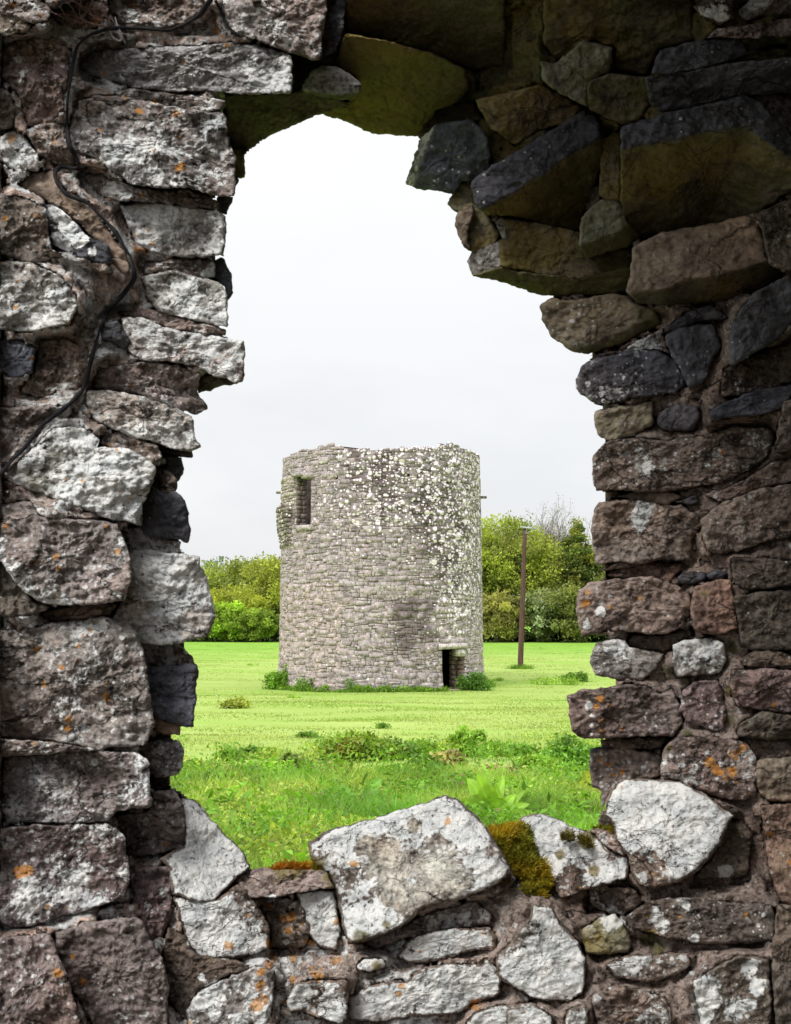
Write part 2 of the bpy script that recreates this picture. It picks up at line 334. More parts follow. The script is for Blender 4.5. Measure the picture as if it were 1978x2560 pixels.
# lichen and moss that sit at known spots: (kind, x, y, rx, ry, strength) in photo pixels
def spots(s, kind, st=.8):
    a = s.split(); r = REG[a[0]]; a = [float(v) for v in a[1:]]
    return [(kind, r[0]+a[i]/r[2], r[1]+a[i+1]/r[2], a[i+2]/r[2], a[i+2]/r[2], st) for i in range(0, len(a), 3)]
SPOT = []
SPOT += spots('A 760 40 60 840 110 60 270 180 45 250 240 40 120 380 40 140 460 30 140 520 25 520 510 25 840 250 35 760 590 25 1000 610 25 860 570 25 350 1370 75 430 1450 80 500 1540 70 420 1580 60 360 1520 60 560 1180 30 700 1240 25 820 1250 25 1200 190 30 1090 10 35', 0)
SPOT += spots('B 380 30 70 590 80 45 470 400 45 550 400 45 40 410 40 420 60 40 1000 150 25 900 150 25 540 480 22', 0)
SPOT += spots('A 80 30 28 265 100 18 360 10 25 520 10 28 620 130 35 840 40 30 80 880 45 345 910 18 1375 190 30 1450 290 30 1420 235 18 1165 230 14 890 260 14 700 610 20 990 650 28 800 620 18 660 470 18 560 360 18 610 400 12 890 710 25 1125 720 30 1170 400 14 1150 1070 32 905 890 14 980 960 16 1145 875 12 915 1245 26 985 1225 18 850 1270 14 880 1600 26 925 1605 24 1025 1605 18 950 1470 18 855 1500 18 975 1560 14 640 830 14 240 1380 18 35 1395 22 1360 125 12', 1, .95)
SPOT += spots('B 880 65 26 925 65 24 860 410 24 445 535 28 380 610 18 210 755 22 690 1320 20 745 1340 14 550 1200 14 415 1525 14 530 1540 16 775 1610 18 0 150 25 110 260 14 100 430 14', 1, .95)
SPOT += spots('C 830 120 22 775 80 16 350 490 28 35 295 22 675 295 20 755 455 25 375 565 18 240 520 16 430 1530 45 430 1590 45 530 1000 35 500 1060 25 240 1090 40 400 1200 25 290 1300 40 680 1390 45 740 1220 18 490 1160 22 930 540 18 350 750 18 690 1290 20 580 960 25', 1, .85)
SPOT += spots('D 205 45 16 330 1050 22 400 1040 22 290 1030 18 500 1480 28 435 1330 18 355 1430 40 1385 1265 45 1490 1080 22 1570 1420 30 1620 1380 40 1545 1620 55 1600 1590 35 1560 1500 35 1650 1330 40 1140 1728 22 1630 1020 22 140 820 60 100 800 30 1620 1250 30 1000 650 20', 1, .9)
SPOT += spots('E 25 855 22 70 700 18 150 920 40 110 930 35 150 1010 35 210 995 25 290 1080 45 460 950 22 240 970 20 180 1180 30 320 1290 60 180 1310 30 450 1200 45 290 1240 20 920 1290 35 970 1260 20 850 1350 35 1300 1475 55 830 1400 30 1360 1030 18 1140 330 28 10 1460 30 130 1450 30 965 1140 14 1265 1370 20 40 1100 30 100 1150 30 60 1210 25 550 590 25', 1, .9)
SPOT += spots('F 825 710 18 915 720 22 375 795 22 800 970 18 990 975 14 1240 70 55 1310 70 50 1200 40 35 1290 110 40 1430 210 20 1555 460 25 1630 550 22 1410 965 25 435 1130 14 665 1610 20 630 80 18 560 30 25 500 10 25 1680 640 30', 1, .8)
SPOT += spots('J 330 600 45 340 540 35 490 630 25 400 1290 30 430 1230 28 490 1280 18 440 1380 22 435 1450 28 565 1435 16 1180 1690 60 1300 1600 55 1380 1550 40 1280 1760 50 1150 1640 45 1575 1275 22 425 1640 22 470 1670 18 570 1720 28 510 1740 20 690 570 16 1170 1330 12', 1, .85)
SPOT += spots('J 430 660 42 430 600 22 335 750 30 345 1285 32 370 1345 18 370 1410 18 370 1470 14 690 30 70 700 90 40 1050 900 40 1170 930 40 950 1060 30', 0, .95)
SPOT += spots('I 760 1580 75 745 1650 50 1170 1300 25 1250 1240 30', 0, .72)
SPOT += spots('F 1170 1400 95 1210 1490 75 1130 1480 60 1150 1600 70 1435 1290 55 1490 1410 75 1350 1560 85 1420 1530 60 900 1030 55 850 970 55 1090 1110 32 1025 900 25 430 1070 48 570 1010 68 1280 690 50 1065 1320 18', 0, .93)
SPOT += spots('D 1300 1540 95 1230 1610 50 1220 1460 45 1300 1690 50 1420 1710 55 1150 1240 28 1540 1340 60 570 165 30 1640 980 30', 0, .9)
SPOT += spots('E 500 1130 40 60 820 20 140 1080 25', 0, .9)
SPOT += spots('A 280 20 60 340 20 40 480 10 50', 2, .4)
SPOT += spots('F 800 1110 60 870 1180 40 830 1140 50 250 590 35 410 500 60 300 465 40 460 690 40', 2, .95)
SPOT += spots('E 340 590 55 390 680 40 420 745 30 200 620 70 100 635 60 700 1230 50 600 1040 60 760 970 40', 2, .8)
SPOT += spots('D 1120 640 40 1010 650 40', 2, .3)
SPOT += spots('J 1110 540 60 870 1050 60 1300 900 60 1010 1110 50 1280 1180 50 1290 1380 50 1000 1470 50 880 1560 40', 2, .62)
SPOT += spots('E 640 480 70 760 560 130 820 700 120 900 800 100 680 620 60 1060 620 130 1160 720 110 1050 780 80 930 360 50', 3, .85)   # bare stone in the lichen
SPOT = np.array(SPOT)
def spot_masks(px, py):
    out = np.zeros((len(px), 4)); wob = 1+.35*fbm(np.stack([px/26, py/26, px*0], -1), 1, 3, 40)
    lo = (px.min()-60, py.min()-60); hi = (px.max()+60, py.max()+60)
    for k, x, y, rx, ry, st in SPOT:
        if x < lo[0] or x > hi[0] or y < lo[1] or y > hi[1]: continue
        d = np.hypot(px-x, py-y)/rx*wob
        out[:, int(k)] = np.maximum(out[:, int(k)], st*np.clip((1.45-d)/1.15, 0, 1))
    return out
KIND = {  # tint, white, orange, green, fine relief
 'grey':   ((.275, .258, .25), .46, .12, .0, 1.0),
 'mid':    ((.31, .288, .276), .48, .08, .0, 1.0),
 'rub':    ((.285, .235, .212), .34, .14, .05, 1.4),
 'pale':   ((.42, .405, .375), .50, .10, .12, 1.0),
 'lite':   ((.52, .51, .50), .64, .12, .0, .9),
 'white':  ((.20, .165, .14), .72, .10, .05, .62),
 'slate':  ((.10, .105, .125), .10, .0, .0, .8),
 'tan':    ((.30, .25, .19), .22, .0, .34, .8),
 'brown':  ((.26, .21, .187), .28, .12, .05, 1.0),
 'red':    ((.30, .205, .165), .15, .1, .22, .8),
 'purple': ((.235, .19, .185), .28, .1, .0, 1.0),
 'olive':  ((.19, .165, .12), .02, .0, .50, .7),
 'yolive': ((.27, .22, .13), .0, .0, .72, .6),
 'green':  ((.26, .265, .21), .08, .0, .52, .7),
 'dkbrown':((.16, .135, .115), .18, .06, .1, 1.0),
 'smooth': ((.30, .245, .19), .10, .02, .12, .5),
}
WALL0 = np.array([0.0, 2.6, 1.15])
wall = empty('ruined_wall', 'broken rubble stone wall in the foreground framing the tower through its ragged hole', 'wall', tuple(WALL0))
def resample(poly, step):
    out = []; n = len(poly)
    for a in range(n):
        p, q = poly[a], poly[(a+1) % n]; k = max(1, int(round(np.hypot(*(q-p))/step)))
        for i in range(k): out.append(p+(q-p)*i/k)
    return np.array(out)
ST = [0]
def stone(kind, s, o=0.0, tilt=(0, 0), th=.28, r=9, crease=(), step=4.2, amp=1.0, mat=None, under='same', terr=1.0, Y=None, cmin=False, grow=3.0, label=None, white=None):
    """crease: list of (x1,y1,x2,y2,k) in region of s; the side to the right of the line falls back by k metres per metre"""
    ST[0] += 1; seed = ST[0]
    poly = pts(s) if isinstance(s, str) else s
    o0 = resample(poly, step)
    # soften corners a little, roughen the edge
    for _ in range(2): o0 = (np.roll(o0, 1, 0)+2*o0+np.roll(o0, -1, 0))/4
    P3 = np.stack([o0[:, 0], o0[:, 1], np.full(len(o0), seed*9.7)], -1)
    jit = np.stack([fbm(P3, 1/22, 4, 1, .6), fbm(P3, 1/22, 4, 11, .6)], -1)*3.4*amp
    o0 = o0+jit
    A = o0; B = np.roll(o0, -1, 0); cr = A[:, 0]*B[:, 1]-B[:, 0]*A[:, 1]
    o_c = o0.mean(0); gd = o0-o_c; o0 = o0+gd/np.hypot(*gd.T)[:, None]*grow; A = o0; B = np.roll(o0, -1, 0); cr = A[:, 0]*B[:, 1]-B[:, 0]*A[:, 1]
    c = np.array([((A[:, 0]+B[:, 0])*cr).sum(), ((A[:, 1]+B[:, 1])*cr).sum()])/(3*cr.sum())
    rr = np.hypot(*(o0-c).T); K = int(max(6, min(60, rr.mean()/step*1.15)))
    sc = np.concatenate([1-np.linspace(0, 1, K)**1.0*(1-1/(K+1.))])
    n = len(o0); ring = (c+(o0-c)[None]*sc[:, None, None]).reshape(-1, 2); front = np.concatenate([ring, c[None]])
    px, py = front[:, 0], front[:, 1]
    mpp = 2.6/F                                            # metres per photo pixel at the wall
    sm = o0[::2] if n > 60 else o0
    dist = poly_dist(px, py, sm)
    Yb = float(base_depth(c[0], c[1])) if Y is None else Y
    X = (px-c[0])*mpp; Z = (c[1]-py)*mpp
    D = Yb-.03-o*.8+tilt[0]*X+tilt[1]*Z
    P = np.stack([X, Z, np.full(len(X), seed*3.1)], -1)
    und = np.zeros(len(px)); sds = []
    for (x1, y1, x2, y2, k) in crease:
        L = math.hypot(x2-x1, y2-y1); w_ = 9*fbm(P, 11, 2, 31)
        sd_ = ((y2-y1)*(px-x1)-(x2-x1)*(py-y1))/L+w_      # >0 : below the line when it is given from right to left
        sds.append((k*np.maximum(sd_, 0)*mpp, np.clip(sd_/8, 0, 1)))
    if sds:
        D = D+(np.minimum if cmin else np.maximum).reduce([q[0] for q in sds]); und = (np.minimum if cmin else np.maximum).reduce([q[1] for q in sds])
    e = np.clip(1-dist/r, 0, 1); D = D+r*mpp*1.25*(1-np.sqrt(np.clip(1-e*e, 0, 1)))
    kc = KIND[kind]; rel = kc[4]*amp
    n1 = fbm(P, 5.5, 3, 2); q = n1*3.2; fr = q-np.floor(q); ter = (np.floor(q)+np.clip((fr-.5)*2.6+.5, 0, 1))/3.2
    Ps = P*np.array([1, 1.5, 1])
    D = D-rel*(.032*(n1*.40+ter*.60*terr)+.011*fbm(Ps, 19, 3, 5, .6)+.0048*fbm(P, 70, 3, 8, .65)+.0026*fbm(P, 200, 2, 15))
    Vf = ray(px, py, 1.0); Vf = (Vf-np.array([0, 0, EYE]))*D[:, None]+np.array([0, 0, EYE])
    splat(px, py, D)
    i = np.arange(K-1)[:, None]*n; j = np.arange(n)[None]; k2 = (j+1) % n
    Q = np.stack([i+j, i+n+j, i+n+k2, i+k2], -1).reshape(-1, 4)
    last = (K-1)*n; T = np.stack([last+j[0], np.full(n, K*n), last+k2[0]], -1)
    # flanks, going back into the wall
    VS = [Vf]; base = len(Vf); prev = np.arange(n); Qs = [Q]
    for q_, (bk, ins) in enumerate(((.02, .995), (.06, .975), (.13, .95), (th, .90))):
        oo = c+(o0-c)*ins; jj = fbm(np.stack([oo[:, 0]*mpp, oo[:, 1]*mpp, np.full(n, bk+seed)], -1), 14, 2, 3)*.012*rel
        DD = D[:n]+bk+jj; vv = ray(oo[:, 0], oo[:, 1], 1.0)-np.array([0, 0, EYE]); VS.append(vv*DD[:, None]+np.array([0, 0, EYE]))
        cur = base+q_*n+np.arange(n); Qs.append(np.stack([prev, prev[k2[0]], cur[k2[0]], cur], -1)); prev = cur
    V = np.concatenate(VS)
    spm = spot_masks(px, py); var = random.uniform(.86, 1.14); hue = np.array([random.uniform(.96, 1.05), 1, random.uniform(.95, 1.04)])
    tint = np.tile(np.array(kc[0])*var*hue, (len(V), 1)); mask = np.tile(np.array(kc[1:4]), (len(V), 1)); nf = len(px)
    if white is not None: mask[:, 0] = white
    big = fbm(P, 4, 2, 50)
    mask[:nf, 0] = np.clip(mask[:nf, 0]*(1+.6*big)*(random.uniform(.7, 1.25) if kind != 'white' else 1), 0, 1)
    if kind == 'white': mask[:nf, 0] *= np.clip(.35+dist/14, 0, 1); mask[nf:, 0] *= .4
    if under != 'same':
        ku = KIND[under]
        tint[:nf] += (np.array(ku[0])-tint[:nf])*und[:, None]; mask[:nf] += (np.array(ku[1:4])-mask[:nf])*und[:, None]
    mask[:nf, 0] *= 1-spm[:, 3]; tint[:nf] += (np.array((.56, .55, .49))-tint[:nf])*np.clip(spm[:, 3:4]*1.2, 0, 1)
    mask[:nf] = np.maximum(mask[:nf], spm[:, :3])
    o_ = recentred('stone', V, [np.concatenate(Qs), T], mat or (M_SMOOTH if kind in ('slate', 'olive', 'yolive', 'green', 'smooth', 'tan') else M_STONE), wall,
                   dict(tint=tint, mask=mask), False, WALL0)
    if label: o_['label'] = label
    return o_
S = stone
# ---- left jamb and left face
S('rub', 'A 0 0 230 0 330 40 300 120 210 150 120 110 0 85', .01)
S('dkbrown', 'A 0 95 110 105 205 150 160 205 60 220 0 215', .02)
S('rub', 'A 330 100 420 30 640 10 690 60 640 150 560 180 430 160', .0)
S('rub', 'A 700 -40 1290 -40 1300 60 1180 150 1000 175 800 150 690 120', .02)
S('mid', 'G 40 -30 640 -30 645 80 612 230 617 350 560 345 430 300 330 262 220 218 130 205 60 130', .05)
S('grey', '200 165 235 127 391 118 509 117 560 107 640 112 728 139 727 234 680 233 620 236 587 232 510 224 415 227 344 218 274 200 225 185', .05)
S('rub', 'A 660 610 860 565 1060 600 1300 610 1440 645 1430 700 1250 705 1000 662 700 638', -.01)
S('grey', 'A 500 650 620 612 800 625 1000 665 1200 704 1400 725 1445 760 1452 900 1500 1000 1495 1250 1400 1252 1200 1192 1010 1190 840 1170 720 1082 600 1010 500 980 445 930 452 800', .055, label='largest dark grey stone of the left jamb, dotted with orange lichen')
S('green', 'A 1490 950 1560 955 1562 1130 1490 1130', -.28, r=8)
S('slate', 'A 1480 1120 1522 1148 1497 1210 1470 1200', -.2, r=6)
S('rub', 'A 540 1120 660 1110 840 1200 1010 1225 1200 1215 1390 1290 1390 1345 1200 1320 1000 1285 760 1280 620 1230', .0)
S('mid', 'A 770 1315 1000 1295 1200 1335 1380 1350 1440 1385 1436 1500 1425 1640 B 1420 95 1300 108 1100 95 950 65 860 0', .045)
S('slate', 'A 1395 1250 1490 1262 1440 1370 1390 1345', -.06, r=8)
S('slate', 'A 280 1310 340 1305 450 1395 540 1500 690 1560 702 1640 B 705 150 600 135 480 90 350 30', .01, white=.3)
S('smooth', 'A 120 1180 210 1110 340 1090 400 1215 560 1300 700 1490 790 1610 B 800 100 830 200 780 220 A 640 1560 480 1400 300 1280', .0)
S('dkbrown', 'A 0 1240 150 1265 290 1335 300 1500 340 1636 B 400 100 200 150 0 80', .01)
S('dkbrown', 'A 0 560 60 590 95 720 80 800 0 830', .02)
S('grey', 'A 100 835 170 900 240 1000 240 1090 100 1090 0 1015 0 880', .01)
S('rub', 'A 120 260 380 250 450 330 420 500 400 700 300 800 180 800 120 600 20 500 20 330', -.01)
S('rub', 'A 170 830 300 790 410 790 430 950 480 1040 340 1050 260 1010', -.01)
S('slate', 'B 1360 140 1420 118 1470 220 1482 330 1452 398 1440 300 1370 235', -.03, r=10)
S('rub', 'B 880 150 1100 130 1290 120 1370 150 1370 240 1250 235 1100 185 930 215', -.005)
S('pale', 'B 920 235 1100 192 1250 242 1390 268 1440 320 1452 500 1458 550 1300 522 1150 482 1000 442 940 345', .04)
S('rub', 'B 700 470 950 440 1150 500 1300 540 1440 570 1435 612 1300 600 1100 560 880 490', -.005)
S('pale', 'B 780 502 900 492 1050 560 1200 592 1350 612 1552 645 1557 700 1552 890 1500 915 1440 880 1350 857 1250 802 1100 772 900 772 830 705 800 600', .055, label='long pale slab whose end juts furthest into the opening on the left')
S('green', 'B 1250 880 1380 862 1530 895 1500 922 1400 932 1270 978', -.06, r=7)
S('slate', 'B 650 530 750 530 830 650 790 690 730 645 660 632', .0)
S('rub', 'B 640 820 900 782 1130 802 1280 862 1250 962 1300 1040 1325 1080 1240 1112 1100 1062 900 982 700 957 580 945', .01)
S('pale', 'B 545 962 700 962 900 1002 1100 1072 1222 1122 1232 1200 1242 1260 1282 1325 1220 1345 1100 1330 1000 1290 850 1250 700 1190 600 1150 565 1050', .05)
S('dkbrown', 'B 1010 1310 1230 1350 1225 1392 1130 1382 1030 1350', -.05, r=7)
S('rub', 'B 640 1260 760 1230 1000 1310 1030 1380 1010 1440 950 1430 850 1350 660 1320', -.01)
S('slate', 'B 1060 1385 1160 1398 1168 1480 1130 1545 1070 1490', -.03, r=10)
S('rub', 'B 1000 1460 1070 1480 1130 1545 1115 1636 C 1115 95 1040 90 970 40 950 20', -.02)
S('pale', 'B 40 1490 200 1350 350 1205 550 1205 640 1285 600 1330 800 1332 900 1382 992 1450 965 1560 930 1636 C 905 150 905 285 700 242 560 192 400 130 200 60 50 10', .05)
S('grey', 'B 0 140 200 150 400 250 500 400 440 530 200 580 0 570', .0)
S('slate', 'B 0 640 150 642 220 700 200 850 80 885 0 825', .0)
S('rub', 'B 260 650 420 640 560 700 560 850 500 950 380 960 250 1000 130 960 220 850', -.01)
S('rub', 'B 0 1080 230 1062 430 1062 300 1160 200 1270 90 1390 0 1450', .0)
S('mid', 'C 0 160 200 140 240 240 380 252 600 262 740 282 790 400 832 520 837 640 812 680 790 762 600 792 400 792 250 772 150 702 50 582 0 505', .06)
S('dkbrown', 'C 0 520 60 590 150 712 200 775 320 812 250 840 150 872 0 865', .01)
S('lite', 'C 812 450 900 446 1100 471 1270 491 1277 560 1322 640 1352 760 1372 860 1342 960 1310 1000 1200 1012 1150 1042 1050 1047 900 1032 860 960 720 885 785 765 845 650 832 520', .05, label='broad pale grey block sticking out above the hedge on the left')
S('slate', 'C 970 40 1050 92 1120 82 1182 130 1217 350 1197 402 1150 375 1000 368 930 352 900 300 912 180', .02, crease=((375, 1340, 400, 1225, .0),), label='blue black wedge of slate on the left edge of the opening')
S('rub', 'C 785 315 920 300 1000 372 1152 390 1142 472 1000 452 850 442 800 422', -.005)
S('smooth', 'C 250 850 340 830 500 803 745 795 700 860 560 880 340 905', -.02)
S('mid', 'C 0 962 200 952 300 922 520 902 650 885 800 902 870 972 902 1080 932 1200 942 1300 962 1450 987 1560 950 1636 D 900 0 880 42 780 62 700 52 600 82 440 42 200 10 0 0', .06, label='big rounded grey block with orange lichen in the middle of the left jamb')
S('rub', 'C 900 1050 1150 1052 1210 1120 1252 1190 1060 1197 910 1205', -.02)
S('slate', 'C 912 1212 1000 1202 1060 1192 1252 1182 1267 1250 1252 1300 1247 1440 1232 1480 1242 1577 1150 1562 1050 1542 950 1482 932 1300', .01, label='dark slate with a hanging point low on the left edge of the opening')
S('smooth', 'C 960 1490 1100 1560 1150 1592 1152 1632 1060 1625 980 1600', -.02, r=9)
S('slate', 'D 890 20 970 0 1010 5 1080 38 940 40', -.03, r=6)
S('rub', 'D 0 20 200 30 440 55 600 90 500 88 200 112 20 125', -.01)
S('grey', 'D 840 62 950 32 1080 32 1102 90 1092 180 1070 230 1000 240 940 250 890 180', -.01, label=None)
S('dkbrown', 'D 930 240 1018 240 1015 318 930 325', -.05, r=6)
S('grey', 'D 30 132 200 117 500 94 820 107 890 150 897 300 912 420 880 440 800 432 690 452 640 510 400 516 200 512 50 522 15 450 12 250', .06)
S('mid', 'D 700 485 900 462 930 335 1050 330 1100 420 1132 620 1130 680 1000 692 850 722 780 712 750 600', .03)
S('purple', 'D 0 562 200 545 400 545 640 532 700 560 742 600 762 750 777 850 750 960 700 990 560 1032 400 1072 200 1132 0 1172', .06)
S('purple', 'D 775 795 1030 790 1042 900 1022 1080 980 1200 900 1222 850 1100 800 1010 830 960 790 900', .0)
S('white', 'D 1075 368 1180 392 1290 520 1340 590 1450 680 1502 800 1420 852 1280 1000 1150 985 1040 950 1030 790 960 742 1130 655 1105 500', .03, tilt=(.25, .55), th=.3)
S('white', 'D 1050 965 1200 982 1300 1002 1430 895 1520 990 1622 1150 1612 1280 1430 1332 1200 1342 1120 1190', .05, tilt=(.2, .2), label='triangular boulder with a white lichen skin at the foot of the left jamb')
S('rub', 'D 590 1062 700 1022 820 1012 850 1080 700 1105 600 1108', -.01)
S('purple', 'D 325 1192 500 1132 800 1095 850 1105 902 1230 962 1330 1012 1500 1005 1790 600 1790 430 1500 350 1300', .06)
S('purple', 'D 0 1222 300 1195 340 1300 420 1500 500 1790 0 1790', .04)
S('grey', 'D 1130 1650 1200 1545 1400 1452 1540 1392 1650 1422 1642 1560 1600 1800 1140 1800', .05)
S('dkbrown', 'D 1015 1155 1115 1210 1180 1325 1430 1352 1500 1400 1350 1450 1180 1540 1120 1700 1015 1600 990 1300', .0)
# ---- sill
S('rub', 'D 1410 862 1500 805 1600 800 E 60 640 200 635 380 640 430 740 200 770 60 800 D 1640 960 1520 975', .03, tilt=(0, .9))
S('rub', 'D 1530 985 1640 965 E 60 810 230 830 290 1000 250 1100 40 1110 D 1640 1140', .0)
S('white', 'E 280 470 400 392 700 312 1000 222 1100 172 1200 200 1300 290 1382 382 1452 500 1522 620 1510 672 1400 742 1200 812 1000 852 900 942 800 1012 640 1062 530 1087 490 960 460 780 410 650 290 562', .10, tilt=(-.05, .55), th=.45, r=20, label='largest sill block, tilted, white lichen around a bare grey green patch')
S('white', 'E 200 782 350 762 440 772 452 900 472 1000 450 1120 330 1102 280 1000', .03)
S('white', 'E 840 1162 900 1072 1000 1022 1200 1002 1400 992 1437 1050 1430 1120 1300 1132 1100 1182 980 1212 880 1202', .04)
S('white', 'E 580 1242 610 1192 740 1182 747 1242 650 1257', .02, r=9)
S('white', 'E 150 1432 200 1332 400 1322 510 1322 522 1400 515 1540 490 1600 380 1562 240 1502 160 1512', .04)
S('white', 'E 525 1562 532 1420 620 1372 750 1327 830 1322 900 1322 990 1242 1150 1222 1350 1222 1372 1180 1430 1240 1467 1310 1460 1400 1380 1432 1300 1452 1220 1512 1100 1532 900 1542 750 1572', .05)
S('white', 'E 1240 1640 1300 1522 1450 1482 1600 1462 1700 1482 1740 1640', .04)
S('white', 'E 1440 1192 1530 1092 1600 1002 1650 932 F 80 905 200 932 260 1042 350 1122 402 1250 407 1350 380 1450 300 1492 170 1497 60 1472 E 1600 1372 1540 1352 1470 1302', .055, label='egg shaped white boulder below the mossy gap')
S('white', 'F 0 372 60 342 150 342 250 382 330 422 450 462 520 542 600 582 660 602 677 660 660 732 560 762 450 792 330 832 260 862 220 782 180 702 120 602 60 492 20 422', .06, tilt=(0, .6), th=.4)
S('rub', 'F 430 440 520 430 600 470 650 540 640 590 560 545', .0, tilt=(0, .6))
S('white', 'F 540 252 600 152 680 119 850 126 1000 141 1120 201 1250 296 1330 345 1290 400 1262 450 1240 520 1180 602 1100 692 1000 752 850 792 740 772 700 702 680 602 600 482 592 402 540 342', .12, tilt=(0, .35), th=.4, r=22, label='large white lichen covered boulder at the right end of the sill')
S('dkbrown', 'F 1240 380 1380 388 1440 460 1410 720 1100 730 1110 705 1200 610 1240 520', .03)
S('dkbrown', 'F 665 980 780 892 900 862 1100 862 1300 892 1560 902 1582 1000 1570 1120 1400 1142 1100 1132 900 1102 780 1062 680 1032', .06)
S('green', 'F 390 1062 480 1002 590 962 640 1022 690 1130 680 1190 500 1202 420 1202', .02)
S('white', 'F 530 1272 650 1222 850 1212 1040 1197 1057 1280 1000 1312 850 1372 750 1367 610 1352', .05, r=10)
S('dkbrown', 'F 1080 1382 1150 1342 1350 1222 1540 1242 1557 1400 1560 1600 1540 1700 1150 1700 1100 1500', .05)
S('white', 'F -90 1560 0 1530 80 1512 120 1552 200 1602 195 1700 -60 1700', .03)
S('white', 'F 280 1622 300 1562 400 1522 425 1552 415 1700 280 1700', .03)
S('rub', 'F 450 1460 600 1402 900 1482 935 1560 925 1700 500 1700', .02)
S('rub', 'F 430 700 560 800 700 800 760 880 640 960 560 950 450 900', -.01)
S('rub', 'E 560 1080 800 1020 930 950 1050 900 1300 830 1400 900 1400 970 1100 1000 900 1050 700 1120', -.015)
# ---- right jamb
S('brown', 'I 500 1532 650 1522 740 1522 900 1562 1000 1552 1080 1602 1140 1690 J 1085 90 1030 180 1012 310 800 312 700 332 560 327 400 347 380 200 375 100 392 0', .04, label='tall brown block with a pale splash on the right jamb')
S('brown', 'I 1130 1642 1250 1542 1500 1452 1720 1422 J 1750 150 1500 192 1350 252 1200 272 1140 252 1100 130', .05)
S('brown', 'J 280 532 350 472 500 452 650 442 760 432 860 462 940 492 1012 560 1022 650 980 742 860 802 740 802 600 782 540 772 420 792 310 822 290 740 275 640', .08, label='brown block with two white spots jutting out level with the field edge on the right')
S('red', 'J 1035 562 1060 502 1150 462 1280 452 1300 560 1312 700 1332 760 1240 802 1060 792 1030 700', .05)
S('slate', 'J 940 432 1000 402 1110 412 1122 440 1040 472 950 462', .02, r=8)
S('slate', 'J 1130 420 1200 390 1270 400 1240 430 1160 440', .01, r=8)
S('red', 'J 470 420 600 360 800 340 1000 350 940 400 880 460 760 430 600 440', -.04, r=8)
S('brown', 'J 420 380 560 340 800 318 700 350 560 370 480 385', -.02, r=5)
S('mid', 'J 370 952 400 872 450 852 580 852 620 902 800 932 850 932 780 1042 700 1102 620 1102 500 1097 400 1072 370 1002', .03)
S('mid', 'J 910 882 1000 852 1180 842 1240 882 1252 1000 1200 1062 1050 1072 930 1092 915 1002', .05)
S('dkbrown', 'J 600 880 640 820 860 820 1010 770 1040 810 900 870 880 920 820 925', -.02)
S('dkbrown', 'J 1310 562 1500 532 1750 522 1750 902 1550 912 1420 902 1360 872 1340 702', .05)
S('dkbrown', 'J 1300 302 1500 312 1750 332 1750 482 1500 502 1380 502 1310 452', .04)
S('dkbrown', 'J 1370 962 1450 920 1560 920 1750 962 1750 1032 1450 1022 1370 1002', .03)
S('brown', 'J 210 1212 330 1172 500 1162 600 1142 720 1162 800 1202 900 1172 950 1302 962 1400 900 1482 750 1472 600 1482 450 1492 300 1492 240 1442 225 1302', .09, label='lowest jutting block of the right jamb, brown with orange and white lichen')
S('purple', 'J 970 1182 1050 1132 1200 1112 1230 1202 1252 1302 1240 1452 1180 1442 1000 1382 960 1302', .04)
S('purple', 'J 1300 1052 1500 1042 1750 1052 1750 1332 1500 1302 1330 1272 1290 1152', .05)
S('dkbrown', 'J 1340 1482 1350 1402 1500 1322 1750 1362 1750 1492 1500 1502', .04)
S('dkbrown', 'J 430 1510 600 1500 860 1490 830 1560 600 1560 440 1560', -.03, r=8)
S('slate', 'J 358 1578 460 1552 475 1590 380 1602', .0, r=5)
S('brown', 'J 365 1595 480 1572 620 1572 830 1612 820 1742 F 800 122 670 120 590 152 540 252 520 302 510 182 455 172 445 60', .02)
S('brown', 'J 850 1562 950 1492 1150 1492 1380 1522 1440 1602 1460 1702 F 1462 150 1470 200 1400 250 1250 232 1100 172 1000 122 880 102', .04)
S('tan', 'J 1470 1642 1750 1622 F 1720 250 1550 252 1490 202 1475 100', .03)
S('red', 'F 1500 292 1720 272 1720 902 1620 882 1560 702 1525 502', .04)
S('dkbrown', 'F 1600 902 1720 912 1720 1700 1590 1700 1575 1202', .08)
S('dkbrown', 'F 510 310 550 340 600 410 590 480 540 440 490 400', -.02, r=7)
S('tan', 'I 130 302 200 262 350 282 560 242 660 252 720 302 830 332 880 422 700 502 560 562 420 602 330 592 200 502 150 402', .07, th=.35, crease=((1650, 790, 1470, 865, 1.6),), under='olive', label='tan stone bulging into the opening below the corbelled slabs')
S('slate', 'I 350 772 380 702 430 652 560 622 700 592 860 592 960 652 1040 782 960 852 760 872 600 902 520 932 440 902 350 822', .07, white=.3)
S('slate', 'I 900 502 960 452 1120 432 1200 432 1250 562 1200 622 1160 742 1110 802 1050 822 1000 702 940 602', .06)
S('slate', 'I 900 482 900 462 1000 382 1180 302 1300 382 1250 402 1100 402 1000 452', .03)
S('rub', 'I 430 625 640 590 720 540 880 450 900 560 960 630 860 580 700 580 560 610', -.02)
S('tan', 'I 470 962 600 942 720 932 820 902 822 1050 700 1112 560 1142 500 1122 470 1042', .03)
S('slate', 'I 870 982 960 932 1100 932 1112 1000 1070 1082 900 1082 860 1032', .02)
S('slate', 'I 1180 962 1300 902 1500 832 1720 792 1640 942 1500 982 1300 1002 1200 1032', .04)
S('brown', 'I 460 1242 540 1162 700 1132 900 1152 1100 1132 1350 1062 1560 1082 1582 1140 1530 1252 1400 1342 1250 1402 1050 1442 900 1462 700 1462 600 1452 480 1462 460 1382', .05, label='long brown stone of the right jamb, chipped along its lower edge')
S('smooth', 'I 600 1500 720 1470 950 1470 1000 1500 900 1550 740 1510', -.02, r=8)
